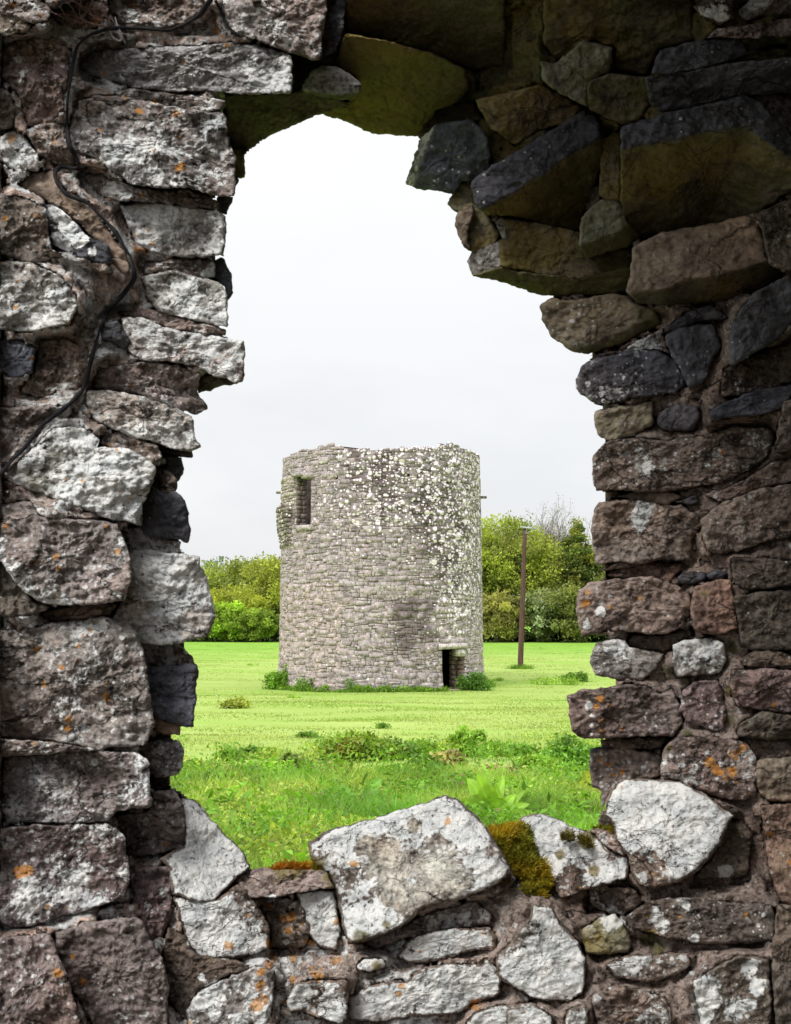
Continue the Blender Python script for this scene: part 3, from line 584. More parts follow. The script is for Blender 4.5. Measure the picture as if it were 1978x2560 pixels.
S('slate', 'I 1300 562 1330 402 1460 232 1650 132 1700 202 1680 402 1600 502 1450 602 1320 682', .09)
S('brown', 'I 1590 1192 1640 922 1720 882 1720 1202 1600 1222', .06)
S('slate', 'I 975 1530 1100 1490 1112 1530 1050 1552', .01, r=6)
S('dkbrown', 'I 1280 700 1450 620 1700 540 1700 780 1400 850 1250 880', -.03)
S('brown', 'I 1150 1480 1400 1400 1560 1290 1700 1260 1700 1400 1500 1440 1250 1530', .0)
# ---- head of the opening and the corbelled slabs
S('smooth', 'H 830 1342 1000 1262 1250 1222 1490 1152 1530 1302 1560 1422 I 1680 60 1600 152 1300 272 1000 302 740 292 670 215 700 50', .12, th=.4, crease=((1900, 655, 1590, 735, 2.2),), under='olive')
S('slate', 'H 770 690 1000 622 1430 522 1520 562 1640 682 1720 802 1720 1002 1500 1152 1300 1222 1000 1262 860 1282 790 1202 770 1082', .26, th=.5, crease=((1866, 312, 1600, 366, 2.1), (1995, 400, 1866, 312, 1.8)), cmin=True, under='olive', r=9, label='huge overhanging slab, blue black face over an olive underside')
S('green', 'H 540 1322 550 1182 660 1082 770 1102 790 1202 860 1272 800 1332 640 1372 580 1402', .10, crease=((1600, 545, 1452, 620, 1.8),), under='yolive', r=8)
S('slate', 'G 1500 1062 1600 982 H 160 852 400 702 560 602 640 642 660 782 650 922 600 1042 550 1182 540 1252 370 1217 200 1167 100 1162 G 1687 1257 1590 1252 1520 1192', .12, th=.45, crease=((1420, 390, 1195, 535, 1.9),), under='yolive', r=11)
S('olive', 'H 130 1182 360 1222 540 1262 560 1382 700 1362 820 1342 810 1442 740 1502 550 1512 400 1492 120 1442 110 1302 160 1292', .02)
S('green', 'H 140 1220 360 1240 480 1290 480 1360 300 1400 150 1340', .06, r=9)
S('slate', 'G 1110 1077 1200 822 1290 732 1500 702 1590 802 1605 982 1500 1052 1440 1052 1390 1127 1180 1102', .12, th=.4, tilt=(-.1, -.7), r=7, crease=((1041, 452, 1090, 311, 1.5),), under='mid', label='pointed slab end hanging into the top right of the opening')  # left facet coloured lighter, as if lit by sky through the opening
S('olive', 'G 1170 650 1290 620 1500 600 1560 700 1300 730 1200 820 1175 760', -.02)
S('green', 'G 1360 1192 1440 1062 1500 1052 1512 1182 1450 1242 1400 1232', .0, r=8)
S('green', 'G 1420 1242 1500 1192 1590 1262 1652 1372 1640 1422 1500 1472 1460 1442 1410 1342', .05, r=9)
S('smooth', 'G 1415 1250 1500 1195 1510 1260 1470 1360 1490 1465 1455 1440 1408 1340', .09, r=7)
S('lite', 'H 88 1202 128 1180 157 1282 132 1302', .06, r=5)
S('mid', 'G 1480 1532 1500 1477 1650 1422 H 118 1322 117 1452 20 1492 G 1550 1612 1510 1612', .08, r=8)
S('yolive', 'G 1505 1612 1687 1562 H 117 1455 300 1482 560 1522 800 1502 I 690 62 670 202 600 242 170 237 100 227 0 192', .04, tilt=(0, -1.6), th=.3, r=8)
S('yolive', 'G 620 662 700 622 780 612 845 502 820 442 700 382 740 252 760 202 1000 242 1300 332 1450 402 1480 522 1400 602 1290 642 1180 792 1050 787 900 772 780 712', .06, tilt=(0, -1.7), th=.3, r=8, terr=.5, label='ochre green soffit slab at the very top of the opening')
S('olive', 'G 770 -40 1687 -40 1687 382 1500 402 1300 322 1000 232 760 192', .06, tilt=(0, -1.8), th=.3, terr=.6)
S('olive', 'G 70 662 50 562 200 552 430 562 500 522 640 562 780 612 620 667 480 712 350 772 260 822 180 892 110 882 70 762', -.03, tilt=(0, -1.5), th=.3, r=8, terr=.5)
S('olive', 'G 440 322 610 352 620 382 560 442 500 522 440 552', -.12)
S('lite', 'G 500 522 560 422 630 387 700 397 800 442 845 492 830 562 790 587 700 572 600 552', .26, white=.25, r=20, crease=((890, 232, 750, 226, .9),), under='green', label='small rounded blue grey stone wedged under the head of the opening')
S('slate', 'G 610 12 640 -30 765 -30 740 202 700 292 620 342 615 242 645 92', .0)
S('olive', 'H -20 545 330 462 480 542 560 592 480 662 300 702 200 782 60 692', .06, tilt=(0, -.8))
S('green', 'H 335 332 420 342 560 222 720 262 700 382 580 442 580 572 420 492 340 432', .12, tilt=(0, -.4))
S('olive', 'H 580 452 700 402 900 422 920 562 870 642 770 672 600 592', .13, tilt=(0, -1))
S('slate', 'H 930 392 980 272 1150 232 1400 202 1450 292 1350 332 1150 372 1000 402', .12)
S('white', 'H 1160 32 1300 -30 1370 -30 1370 92 1300 132 1200 82', .10, white=.7)
S('rub', 'H 1230 202 1300 152 1500 132 1730 92 1730 192 1500 202', .11)
S('rub', 'H 1400 60 1510 -30 1730 -30 1730 62 1550 82 1450 110', .08)
S('slate', 'H 900 422 1400 340 1720 310 1720 502 1430 515 1000 612 920 560', .16, tilt=(0, -1.2), under='same')
S('dkbrown', 'H 1450 520 1560 500 1720 560 1720 780 1640 675 1525 555', .14)
S('dkbrown', 'H 1500 1160 1720 1065 1720 1502 1570 1432 1540 1282', .05)
S('olive', 'H 350 0 700 -30 1150 -30 1150 220 960 260 900 400 730 370 740 250 560 200 420 320 350 230', .02, tilt=(0, -1))
S('olive', 'H 660 760 760 700 765 1080 740 1090 650 1060 655 930', -.06)
# ---- wall beyond the picture, rougher
def outer_rows():
    def row_block(x0, x1, y0, y1, kinds, o=.04):
        y = y0
        while y < y1:
            h = random.uniform(95, 190); x = x0+random.uniform(-60, 0)
            while x < x1:
                ww = random.uniform(160, 340)
                q = np.array([(x+8, y+8), (x+ww*.5, y+random.uniform(0, 14)), (x+ww-8, y+8), (x+ww-6, y+h*.5), (x+ww-10, y+h-8), (x+ww*.5, y+h-random.uniform(0, 12)), (x+8, y+h-8), (x+4, y+h*.5)])
                q += np.array([[random.uniform(-9, 9), random.uniform(-8, 8)] for _ in q])
                q[:, 0] = np.clip(q[:, 0], x0 if x1 > 1000 and x0 > 1000 else -9e9, x1 if x1 < 100 else 9e9)
                q[:, 1] = np.clip(q[:, 1], y0, y1)
                if np.ptp(q[:, 0]) > 60 and np.ptp(q[:, 1]) > 40: stone(random.choice(kinds), q, o, step=11)
                x += ww
            y += h
    row_block(-560, -6, -300, 2900, ['grey', 'mid', 'rub'])
    row_block(1990, 2350, -300, 2900, ['dkbrown', 'brown', 'slate'])
    row_block(0, 1985, 2585, 2900, ['grey', 'white', 'dkbrown'])
    row_block(0, 640, -330, -40, ['grey', 'rub', 'dkbrown']); row_block(640, 1985, -330, -50, ['olive', 'dkbrown', 'slate'], o=.0)
outer_rows()
# ---- mortar and rubble heart of the wall
HOLE = pts('M 522 340 545 320 590 280 680 243 740 265 800 282 893 289 866 395 968 408 960 435 975 455 985 520 1005 540 1010 590 1170 628 1175 640 1195 705 1258 752 1235 800 1280 862 1275 880 1280 930 1285 940 1275 985 1275 1040 1283 1055 1278 1100 1280 1200 1282 1225 1245 1260 1250 1350 1292 1360 1275 1390 1280 1430 1306 1440 1306 1470 1225 1480 1235 1560 1286 1575 1275 1600 1280 1690 1290 1700 1286 1740 1272 1768 1160 1750 1060 1768 1030 1762 950 1710 670 1818 660 1856 530 1862 515 1840 460 1770 420 1710 395 1685 360 1668 375 1640 376 1580 370 1560 402 1545 408 1415 400 1384 402 1372 440 1310 415 1190 388 1160 392 1140 388 1080 368 1050 376 990 400 968 412 955 400 880 425 872 418 855 420 830 500 808 503 728 476 710 470 660 478 630 480 590 465 550 468 460 462 430 488 410 492 375 515 372')
def mortar():
    st = 6.5; xs = np.arange(-560, 2351, st); ys = np.arange(-330, 2901, st)
    X, Y = np.meshgrid(xs, ys); inh = inside_poly(X, Y, HOLE); d = poly_dist(X.ravel(), Y.ravel(), HOLE).reshape(X.shape)
    keep = ~(inh & (d > -1)) & ~((~inh) & (d < 5))
    # snap ring of vertices onto the outline grown by 5 px
    D = base_depth(X, Y).reshape(X.shape)-.016
    zb = ZB.copy(); zb[zb > 8.9] = 0
    for _ in range(3):
        q = zb.copy()
        for a, b in ((1, 0), (-1, 0), (0, 1), (0, -1)): q = np.maximum(q, np.roll(np.roll(zb, a, 0), b, 1)*(zb == 0 if _ < 1 else 1))
        zb = q
    iy = np.clip((Y/4).astype(int), 0, 659); ix = np.clip((X/4).astype(int), 0, 519); zz_ = zb[iy, ix]*((X >= 0) & (X < 1990) & (Y >= 0) & (Y < 2600)); cov = ZB[iy, ix] < 8.9
    mpp = 2.6/F; P = np.stack([X.ravel()*mpp, Y.ravel()*mpp, X.ravel()*0], -1)
    Wt = (ZB < 8.9).astype(float); Nm = np.where(ZB < 8.9, ZB, 0.)
    core_ = Wt.copy()
    for _ in range(3):
        q = core_.copy()
        for a, b in ((1, 0), (-1, 0), (0, 1), (0, -1)): q = np.minimum(q, np.roll(np.roll(np.maximum(core_, 0), a, 0), b, 1)) if _ else np.maximum(q, np.roll(np.roll(Wt, a, 0), b, 1))
        core_ = q
    for _ in range(10):
        for a, b in ((1, 0), (0, 1)):
            Nm = (Nm+np.roll(Nm, a if a else 0, 0)+np.roll(Nm, -a if a else 0, 0))/3 if a else (Nm+np.roll(Nm, 1, 1)+np.roll(Nm, -1, 1))/3
            Wt = (Wt+np.roll(Wt, a, 0)+np.roll(Wt, -a, 0))/3 if a else (Wt+np.roll(Wt, 1, 1)+np.roll(Wt, -1, 1))/3
    loc = np.where(Wt > .03, Nm/np.maximum(Wt, .03), 0)[iy, ix]*((X >= 0) & (X < 1990) & (Y >= 0) & (Y < 2600))
    rec = np.interp(X, [0, 600, 1300, 1500], [.003, .009, .020, .030])+np.interp(Y, [1700, 2150], [0, .012])
    D = np.where(loc > .5, np.minimum(D+.10, np.maximum(loc+rec, D-.06)), D)
    core = core_[iy, ix] > .5
    D = np.where(core & (zz_ > .5), np.maximum(D, zz_+.06), D)
    D = D-(.028*fbm(P, 9, 3, 61)+.016*fbm(P, 30, 3, 66, .6)+.006*fbm(P, 90, 2, 71)).reshape(X.shape)+.03*np.clip(1-d/22, 0, 1)**2
    V = ray(X.ravel(), Y.ravel(), 1.0)-np.array([0, 0, EYE]); V = V*D.ravel()[:, None]+np.array([0, 0, EYE])
    ny, nx = X.shape; i = (np.arange(ny-1)[:, None]*nx+np.arange(nx-1)[None])
    kc = keep[:-1, :-1] & keep[1:, :-1] & keep[:-1, 1:] & keep[1:, 1:]
    ii = i[kc]; Q = np.stack([ii, ii+nx, ii+nx+1, ii+1], -1)
    splat(X.ravel()[keep.ravel()], Y.ravel()[keep.ravel()], D.ravel()[keep.ravel()])
    # reveal: band that runs back from the boundary of the kept cells
    e = np.concatenate([Q[:, [0, 1]], Q[:, [1, 2]], Q[:, [2, 3]], Q[:, [3, 0]]]); key = np.sort(e, 1); key = key[:, 0]*10**7+key[:, 1]
    u, inv, cnt = np.unique(key, return_inverse=True, return_counts=True); be = e[cnt[inv] == 1]
    ex = X.ravel()[be].mean(1); ey = Y.ravel()[be].mean(1); inner = (ex > 0) & (ex < 1978) & (ey > 0) & (ey < 2560); be = be[inner]
    ids = np.unique(be); mp_ = {a: k for k, a in enumerate(ids)}; base = len(V)
    V2 = []
    for bk, ot in ((.12, 6), (.34, 16)):
        cx, cy = 950, 1250; dx = X.ravel()[ids]-cx; dy = Y.ravel()[ids]-cy; L = np.hypot(dx, dy)
        vx, vy = X.ravel()[ids]+dx/L*ot, Y.ravel()[ids]+dy/L*ot; DD = D.ravel()[ids]+bk+fbm(P[ids], 12, 2, 88)*.03
        V2.append((ray(vx, vy, 1.0)-np.array([0, 0, EYE]))*DD[:, None]+np.array([0, 0, EYE]))
    n = len(ids); b2 = np.array([[mp_[a], mp_[b]] for a, b in be])
    Q1 = np.stack([be[:, 1], be[:, 0], base+b2[:, 0], base+b2[:, 1]], -1); Q2 = np.stack([base+b2[:, 1], base+b2[:, 0], base+n+b2[:, 0], base+n+b2[:, 1]], -1)
    V = np.concatenate([V]+V2); Q = np.concatenate([Q, Q1, Q2])
    px, py = X.ravel(), Y.ravel(); nv = len(V)
    lowleft = np.clip((1500-px)/500, 0, 1)
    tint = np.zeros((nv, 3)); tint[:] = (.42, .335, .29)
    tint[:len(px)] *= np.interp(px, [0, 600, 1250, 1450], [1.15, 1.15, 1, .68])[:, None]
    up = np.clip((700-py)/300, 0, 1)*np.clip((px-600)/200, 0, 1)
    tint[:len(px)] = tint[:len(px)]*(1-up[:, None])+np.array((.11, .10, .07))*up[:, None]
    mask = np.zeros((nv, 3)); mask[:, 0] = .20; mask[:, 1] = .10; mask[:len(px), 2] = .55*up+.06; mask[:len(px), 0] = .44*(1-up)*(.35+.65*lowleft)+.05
    inframe = (px > -50) & (px < 2030) & (py > -50) & (py < 2610)
    s_ = spot_masks(px[inframe], py[inframe]); idx = np.where(inframe)[0]; mask[idx] = np.maximum(mask[idx], s_[:, :3])
    used = np.unique(Q); remap = np.full(nv, -1); remap[used] = np.arange(len(used))
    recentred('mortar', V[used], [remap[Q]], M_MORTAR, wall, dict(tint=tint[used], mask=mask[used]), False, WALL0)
mortar()
# ---- return wall on the right and the broken vault overhead (out of view, sized to keep the right side dark)
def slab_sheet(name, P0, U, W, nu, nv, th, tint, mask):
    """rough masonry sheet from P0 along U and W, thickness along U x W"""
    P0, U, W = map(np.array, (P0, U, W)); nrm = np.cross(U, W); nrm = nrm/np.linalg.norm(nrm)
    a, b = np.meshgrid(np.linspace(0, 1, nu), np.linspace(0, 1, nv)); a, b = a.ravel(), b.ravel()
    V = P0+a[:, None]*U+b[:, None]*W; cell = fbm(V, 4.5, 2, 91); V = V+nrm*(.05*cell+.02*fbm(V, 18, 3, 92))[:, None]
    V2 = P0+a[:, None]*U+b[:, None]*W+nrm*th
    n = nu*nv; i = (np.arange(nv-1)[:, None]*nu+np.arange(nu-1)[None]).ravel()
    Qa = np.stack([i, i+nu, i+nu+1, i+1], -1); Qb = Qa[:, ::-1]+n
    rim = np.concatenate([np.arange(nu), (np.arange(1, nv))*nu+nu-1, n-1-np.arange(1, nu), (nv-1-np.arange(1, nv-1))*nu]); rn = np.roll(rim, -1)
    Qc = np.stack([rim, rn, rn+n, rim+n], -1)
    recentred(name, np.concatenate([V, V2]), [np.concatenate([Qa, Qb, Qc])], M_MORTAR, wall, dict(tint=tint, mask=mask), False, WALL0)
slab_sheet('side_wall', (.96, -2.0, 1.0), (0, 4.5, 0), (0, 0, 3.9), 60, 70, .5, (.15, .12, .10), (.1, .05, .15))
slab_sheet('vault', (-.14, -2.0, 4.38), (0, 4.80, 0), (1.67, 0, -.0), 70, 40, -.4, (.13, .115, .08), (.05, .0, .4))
slab_sheet('rear_shade_wall', (-.2, -2.05, 1.0), (1.8, 0, 0), (0, 0, 3.6), 50, 60, .5, (.13, .11, .09), (.1, .05, .2))  # unseen wall behind the camera, added to block light
# ---- moss cushions on the sill
def moss(s, Y, name='moss', hgt=.03, green=(.17, .20, .018), gold=(.46, .34, .025), tilt=.55, nb=2600):
    poly = pts(s); lo, hi = poly.min(0), poly.max(0); st = 4.5
    X, Yp = np.meshgrid(np.arange(lo[0], hi[0]+st, st), np.arange(lo[1], hi[1]+st, st)); ins = inside_poly(X, Yp, poly); d = poly_dist(X.ravel(), Yp.ravel(), poly).reshape(X.shape)*ins
    mpp = 2.6/F; P = np.stack([X.ravel()*mpp, Yp.ravel()*mpp, X.ravel()*0+4], -1)
    bul = np.minimum(d/22, 1)**.6
    cy = Yp.mean(); D = Y+tilt*(cy-Yp)*mpp-hgt*bul*(1+.9*fbm(P, 30, 3, 7).reshape(X.shape))+.03*(d < 3)
    V = (ray(X.ravel(), Yp.ravel(), 1.0)-np.array([0, 0, EYE]))*D.ravel()[:, None]+np.array([0, 0, EYE])
    ny, nx = X.shape; i = (np.arange(ny-1)[:, None]*nx+np.arange(nx-1)[None]); kc = ins[:-1, :-1] | ins[1:, :-1] | ins[:-1, 1:] | ins[1:, 1:]
    ii = i[kc]; mb = MB(); t = np.clip(.5+1.3*fbm(P, 16, 3, 12), 0, 1)[:, None]
    Cc = np.array(green)*(1-t)+np.array(gold)*t; mb.add(V, np.stack([ii, ii+nx, ii+nx+1, ii+1], -1), c=Cc*.7)
    cand = np.where(ins.ravel())[0]; k = RS.choice(cand, nb)
    b = V[k]+RS.normal(size=(nb, 3))*.003; L = RS.uniform(.006, .017, nb)[:, None]; dr = np.stack([RS.normal(0, .6, nb), -np.abs(RS.normal(.5, .4, nb)), RS.uniform(.1, 1.2, nb)], -1); dr /= np.linalg.norm(dr, axis=1)[:, None]
    sd_ = np.cross(dr, RS.normal(size=(nb, 3))); sd_ /= np.linalg.norm(sd_, axis=1)[:, None]; W_ = .0022
    Vb = np.stack([b-sd_*W_, b+sd_*W_, b+dr*L], 1).reshape(-1, 3); mb.add(Vb, T=np.arange(nb*3).reshape(-1, 3), c=np.repeat(Cc[k]*RS.uniform(.7, 1.4, (nb, 1)), 3, 0))
    V, f, C = mb.get(); used = np.unique(np.concatenate([x.ravel() for x in f])); rm = np.full(len(V), -1); rm[used] = np.arange(len(used))
    o = recentred(name, V[used], [rm[x] for x in f], M_WEED, wall, dict(tint=C[used]), False, WALL0); o['kind'] = 'stuff'
moss('E 1375 395 1440 360 1560 350 1630 345 1660 380 1687 460 F 110 600 180 640 210 720 200 790 150 870 60 850 0 800 E 1630 700 1560 660 1500 560 1440 480', 2.60, nb=7000, hgt=.045)
moss('E 300 560 360 555 400 620 420 700 400 735 340 680 310 640', 2.55, nb=900, hgt=.02)
moss('E 20 640 100 600 240 595 330 610 300 645 180 635 80 650', 2.66, nb=1200, hgt=.02, gold=(.55, .25, .03), green=(.36, .19, .02))
moss('F 430 440 470 425 560 430 600 420 640 480 620 560 580 480 520 450', 2.62, nb=900, hgt=.02)
moss('F 250 480 300 465 345 480 310 500', 2.56, nb=250, hgt=.008, gold=(.15, .12, .02), green=(.08, .09, .01))
moss('F 360 470 420 490 445 550 400 530', 2.56, nb=250, hgt=.008, gold=(.15, .12, .02), green=(.08, .09, .01))
# ---- cable, twine and dry stems on the upper left stones
def surf(px, py, r=2):
    i, j = int(py/4), int(px/4); return ZB[max(0, i-r):i+r+1, max(0, j-r):j+r+1].min()
def lay(s, rad, off=0.0, sm=5):
    p = resample_open(pts(s), 7); 
    for _ in range(3): p[1:-1] = (p[:-2]+2*p[1:-1]+p[2:])/4
    Y = np.array([surf(a, b) for a, b in p])
    for _ in range(sm): Y[1:-1] = (Y[:-2]+2*Y[1:-1]+Y[2:])/4
    v = ray(p[:, 0], p[:, 1], 1.0)-np.array([0, 0, EYE]); return v*(Y-rad*.8-off)[:, None]+np.array([0, 0, EYE])
def resample_open(p, step):
    out = []
    for a in range(len(p)-1):
        k = max(1, int(np.hypot(*(p[a+1]-p[a]))/step)); out += [p[a]+(p[a+1]-p[a])*i/k for i in range(k)]
    return np.array(out+[p[-1]])
path = lay('A 1390 -60 1350 5 1310 40 1290 90 1200 150 1080 200 900 182 700 182 560 230 490 300 470 400 450 520 430 650 430 800 440 920 500 1030 520 1070 480 1085 400 1060 350 1090 360 1170 430 1250 550 1290 640 1380 740 1480 800 1590 B 840 110 865 250 780 360 690 450 645 560 620 640 590 740 560 880 520 980 420 1070 250 1200 160 1330 80 1410 0 1500 -60 1560', .0052, .002)
path[:, 1] -= .002; rads = .0042*(1+.7*fbm(path, 16, 3, 4)); rads = np.clip(rads, .0026, .008)
V, Q = tube(path, rads, 8); c0 = V.mean(0)
cb = link('cable', make_mesh('cable', V-c0, [Q], M_CABLE, smooth=True), None, tuple(c0)); cb['label'] = 'thin black cable snaking down over the stones of the left jamb'; cb['category'] = 'cable'
V, Q = tube(lay('A 1375 0 1400 40 1425 110 1480 200 1540 232', .0035, .001), .0035, 6); c0 = V.mean(0)
cb = link('cable', make_mesh('cable', V-c0, [Q], M_CABLE, smooth=True), None, tuple(c0)); cb['label'] = 'short black strand branching off the cable at the top edge beside the pale corner stone'; cb['category'] = 'cable'
mb = MB()
for s in ('A 700 95 695 160 705 230 740 262 790 268 770 230 735 180 725 120 700 95', 'A 735 110 745 160 775 220 800 275'):
    V, Q = tube(lay(s, .0022, .012), .0022, 6); mb.add(V, Q)
V, f, _ = mb.get(); c0 = V.mean(0)
tw = link('twine', make_mesh('twine', V-c0, f, M_TWINE, smooth=True), None, tuple(c0)); tw['label'] = 'loop of pale twine hanging over the black cable near the top left'; tw['category'] = 'twine'
mb = MB()
for s in ('A 350 90 460 90 560 140 690 170', 'A 560 -20 640 60 690 110', 'A 420 0 470 60 500 110 480 150', 'A 500 110 600 160 700 175', 'A 600 -20 560 60 600 120 680 130', 'A 380 30 420 110 520 150', 'A 640 -20 660 80 700 150',
          'A 520 0 500 80 560 170', 'A 300 60 400 110 470 150', 'A 450 -10 540 50 600 60 690 40', 'A 560 60 520 120 540 200', 'A 400 -20 500 20 560 90 640 110'):
    V, Q = tube(lay(s, .001, .008+random.uniform(0, .02)), .0011, 4); mb.add(V, Q)
V, f, _ = mb.get(); c0 = V.mean(0)
dr = link('dry_stems', make_mesh('dry_stems', V-c0, f, M_STEM), None, tuple(c0)); dr['label'] = 'tangle of dry brown stems clinging to the mortar at the top left'; dr['category'] = 'dry plant'
#==TOWER==
TC = np.array([-.59, 48.15]); TR = 4.17; TT = .72
M_TOWER = stone_material('tower_stone', .16, .9, .5)
def tower_material():
    m, nt, b, out = new_mat('tower_rubble'); L = nt.links
    geo = N(nt, 'ShaderNodeNewGeometry'); P = geo.outputs['Position']
    tint = attr(nt, 'tint').outputs['Color']; sp = N(nt, 'ShaderNodeSeparateColor'); L.new(attr(nt, 'mask').outputs['Color'], sp.inputs[0])
    n1 = noise(nt, P, 1.3, 6, .6); n2 = noise(nt, P, 6, 6, .65); n3 = noise(nt, P, 24, 4, .7)
    v = math_n(nt, 'ADD', sstep(nt, n2, .3, .7, .62, 1.35), sstep(nt, n3, .3, .7, -.25, .25))
    vv = N(nt, 'ShaderNodeVectorMath', operation='SCALE'); L.new(tint, vv.inputs[0]); L.new(v, vv.inputs['Scale'])
    c = vv.outputs[0]
    # dark weather stain, keyed to the blue channel of the mask
    stf = sstep(nt, math_n(nt, 'ADD', n1, math_n(nt, 'MULTIPLY', n2, .35)), math_n(nt, 'MULTIPLY_ADD', sp.outputs[2], -.32, .90), math_n(nt, 'MULTIPLY_ADD', sp.outputs[2], -.32, 1.02), 0, .85)
    c = mixc(nt, stf, c, mixc(nt, 1.0, c, (.40, .36, .37), 'MULTIPLY'))
    ow = sstep(nt, noise(nt, P, 2.2, 5, .6), .60, .70, 0, .35); c = mixc(nt, ow, c, mixc(nt, 1.0, c, (1.12, .94, .74), 'MULTIPLY'))
    # round white lichens of two sizes
    wf = None
    for sc_, k in ((4.8, .95), (8.0, 1.2), (3.2, .6)):
        vo = N(nt, 'ShaderNodeTexVoronoi', feature='F1'); vo.inputs['Scale'].default_value = sc_; vo.inputs['Randomness'].default_value = 1.0
        mpv = N(nt, 'ShaderNodeMapping'); mpv.inputs['Scale'].default_value = (1, 1, 1.15); mpv.inputs['Location'].default_value = (sc_, 2*sc_, 0); L.new(P, mpv.inputs[0]); L.new(mpv.outputs[0], vo.inputs['Vector'])
        s2 = N(nt, 'ShaderNodeSeparateColor'); L.new(vo.outputs['Color'], s2.inputs[0])
        on = math_n(nt, 'SUBTRACT', math_n(nt, 'MULTIPLY', sp.outputs[0], k), s2.outputs[0])            # >0 where this spot grows
        rad = math_n(nt, 'MULTIPLY', math_n(nt, 'MINIMUM', math_n(nt, 'MAXIMUM', math_n(nt, 'MULTIPLY', on, 3.0), 0.0), 1.0), math_n(nt, 'MULTIPLY_ADD', s2.outputs[1], .30, .24))
        dd = math_n(nt, 'ADD', vo.outputs['Distance'], math_n(nt, 'MULTIPLY', math_n(nt, 'SUBTRACT', n3, .5), .35))
        f = sstep(nt, math_n(nt, 'SUBTRACT', rad, dd), -.02, .05)
        f = math_n(nt, 'MULTIPLY', f, sstep(nt, on, 0.0, .02))
        wf = f if wf is None else math_n(nt, 'MAXIMUM', wf, f)
    c = mixc(nt, math_n(nt, 'MULTIPLY', wf, .97), c, mixc(nt, n3, (.82, .74, .80), (.97, .88, .95)))
    yf = sstep(nt, noise(nt, P, 3.4, 4, .7), .76, .82, 0, .5); c = mixc(nt, yf, c, (.30, .30, .07))
    L.new(c, b.inputs['Base Color'])
    h = math_n(nt, 'ADD', n2, math_n(nt, 'MULTIPLY', n3, .6)); bp = N(nt, 'ShaderNodeBump'); bp.inputs['Strength'].default_value = .7; bp.inputs['Distance'].default_value = .045
    L.new(h, bp.inputs['Height']); L.new(bp.outputs[0], b.inputs['Normal'])
    return m
M_TOWER = tower_material()
def th_of(px):                                     # angle round the tower of a pixel column (0 = facing the camera)
    return math.asin(max(-1, min(1, (px-954.)/251.)))
def z_of(px, py):
    t = th_of(px); y = TC[1]-TR*math.cos(t); return float(ray(px, py, y)[2])
WIN = (th_of(750), th_of(789), z_of(770, 1314), z_of(770, 1190)); DOOR = (th_of(1097), th_of(1152), -.25, z_of(1125, 1622))
TOPZ = z_of(954, 1121)
_tp = pts('T 135 185 180 165 245 150 300 130 400 105 470 92 610 95 690 105 760 122 850 112 1000 120 1100 115 1190 110 1230 95 1310 95 1400 112 1450 128 1490 155 1530 170 1548 195')
_tth = np.array([th_of(p[0]) for p in _tp]); _tz = np.array([z_of(p[0], p[1]) for p in _tp])
_tz[0] = _tz[1]; _tz[-1] = _tz[-2]
def top_z(th):
    th = (np.asarray(th)+math.pi) % (2*math.pi)-math.pi
    z = np.interp(th, _tth, _tz, left=_tz[0], right=_tz[-1])
    return z
def radius(z): return TR+.045-.09*np.clip(np.asarray(z)/9, 0, 1)+.10*np.clip(1-np.asarray(z)/.8, 0, 1)
tower = empty('stone_tower', 'ruined round stone tower speckled with white lichen standing in the field', 'tower', (TC[0], TC[1], 0.0))
T0 = np.array([TC[0], TC[1], 0.0])
def cyl(th, r, z): return np.stack([TC[0]+r*np.sin(th), TC[1]-r*np.cos(th), z], -1)
HOLES = [(540, 315, .12, .22), (1020, 295, .16, .16), (1280, 345, .16, .2)]
HOLES = [(th_of(660+a/2.812), z_of(660+a/2.812, 1080+b/2.812), w_/2/TR, h_/2) for a, b, w_, h_ in HOLES]
def opening(t0, t1, z0, z1, pad=0.0):
    for (a, b, c, d) in (WIN, DOOR):
        if t1 > a+pad and t0 < b-pad and z1 > c+pad and z0 < d-pad: return True
    return False
def tower_mask(th, z):
    """lichen cover, stain: read off the photo as angle/height"""
    u = np.sin(th)                                   # -1 left .. 1 right
    h = z/9.3
    cov = .08+.50*np.clip((h-.50)/.3, 0, 1)*np.clip((u+.75)/.7, 0, 1)+.40*np.clip((u-.25)/.4, 0, 1)*np.clip((h-.25)/.3, 0, 1)
    cov += .55*np.exp(-((u-.78)/.17)**2)*np.exp(-((h-.52)/.22)**2)+.35*np.exp(-((u-.75)/.2)**2)*np.exp(-((h-.28)/.13)**2)
    cov *= 1.02
    cov += .25*np.exp(-((u-.1)/.35)**2)*np.exp(-((h-.72)/.05)**2)
    stn = .34+.6*np.exp(-((u-.25)/.3)**2)*np.exp(-((h-.3)/.16)**2)+.8*np.exp(-((u-.62)/.16)**2)*np.exp(-((h-.62)/.18)**2)+.7*np.exp(-((u+.1)/.3)**2)*np.exp(-((h-.92)/.1)**2)+.5*np.exp(-((u-.4)/.4)**2)*np.exp(-((h-.75)/.2)**2)+.6*np.exp(-((u+.9)/.12)**2)*np.exp(-((h-.72)/.08)**2)
    return np.clip(cov+.10, 0, .85), np.clip(stn, 0, 1)
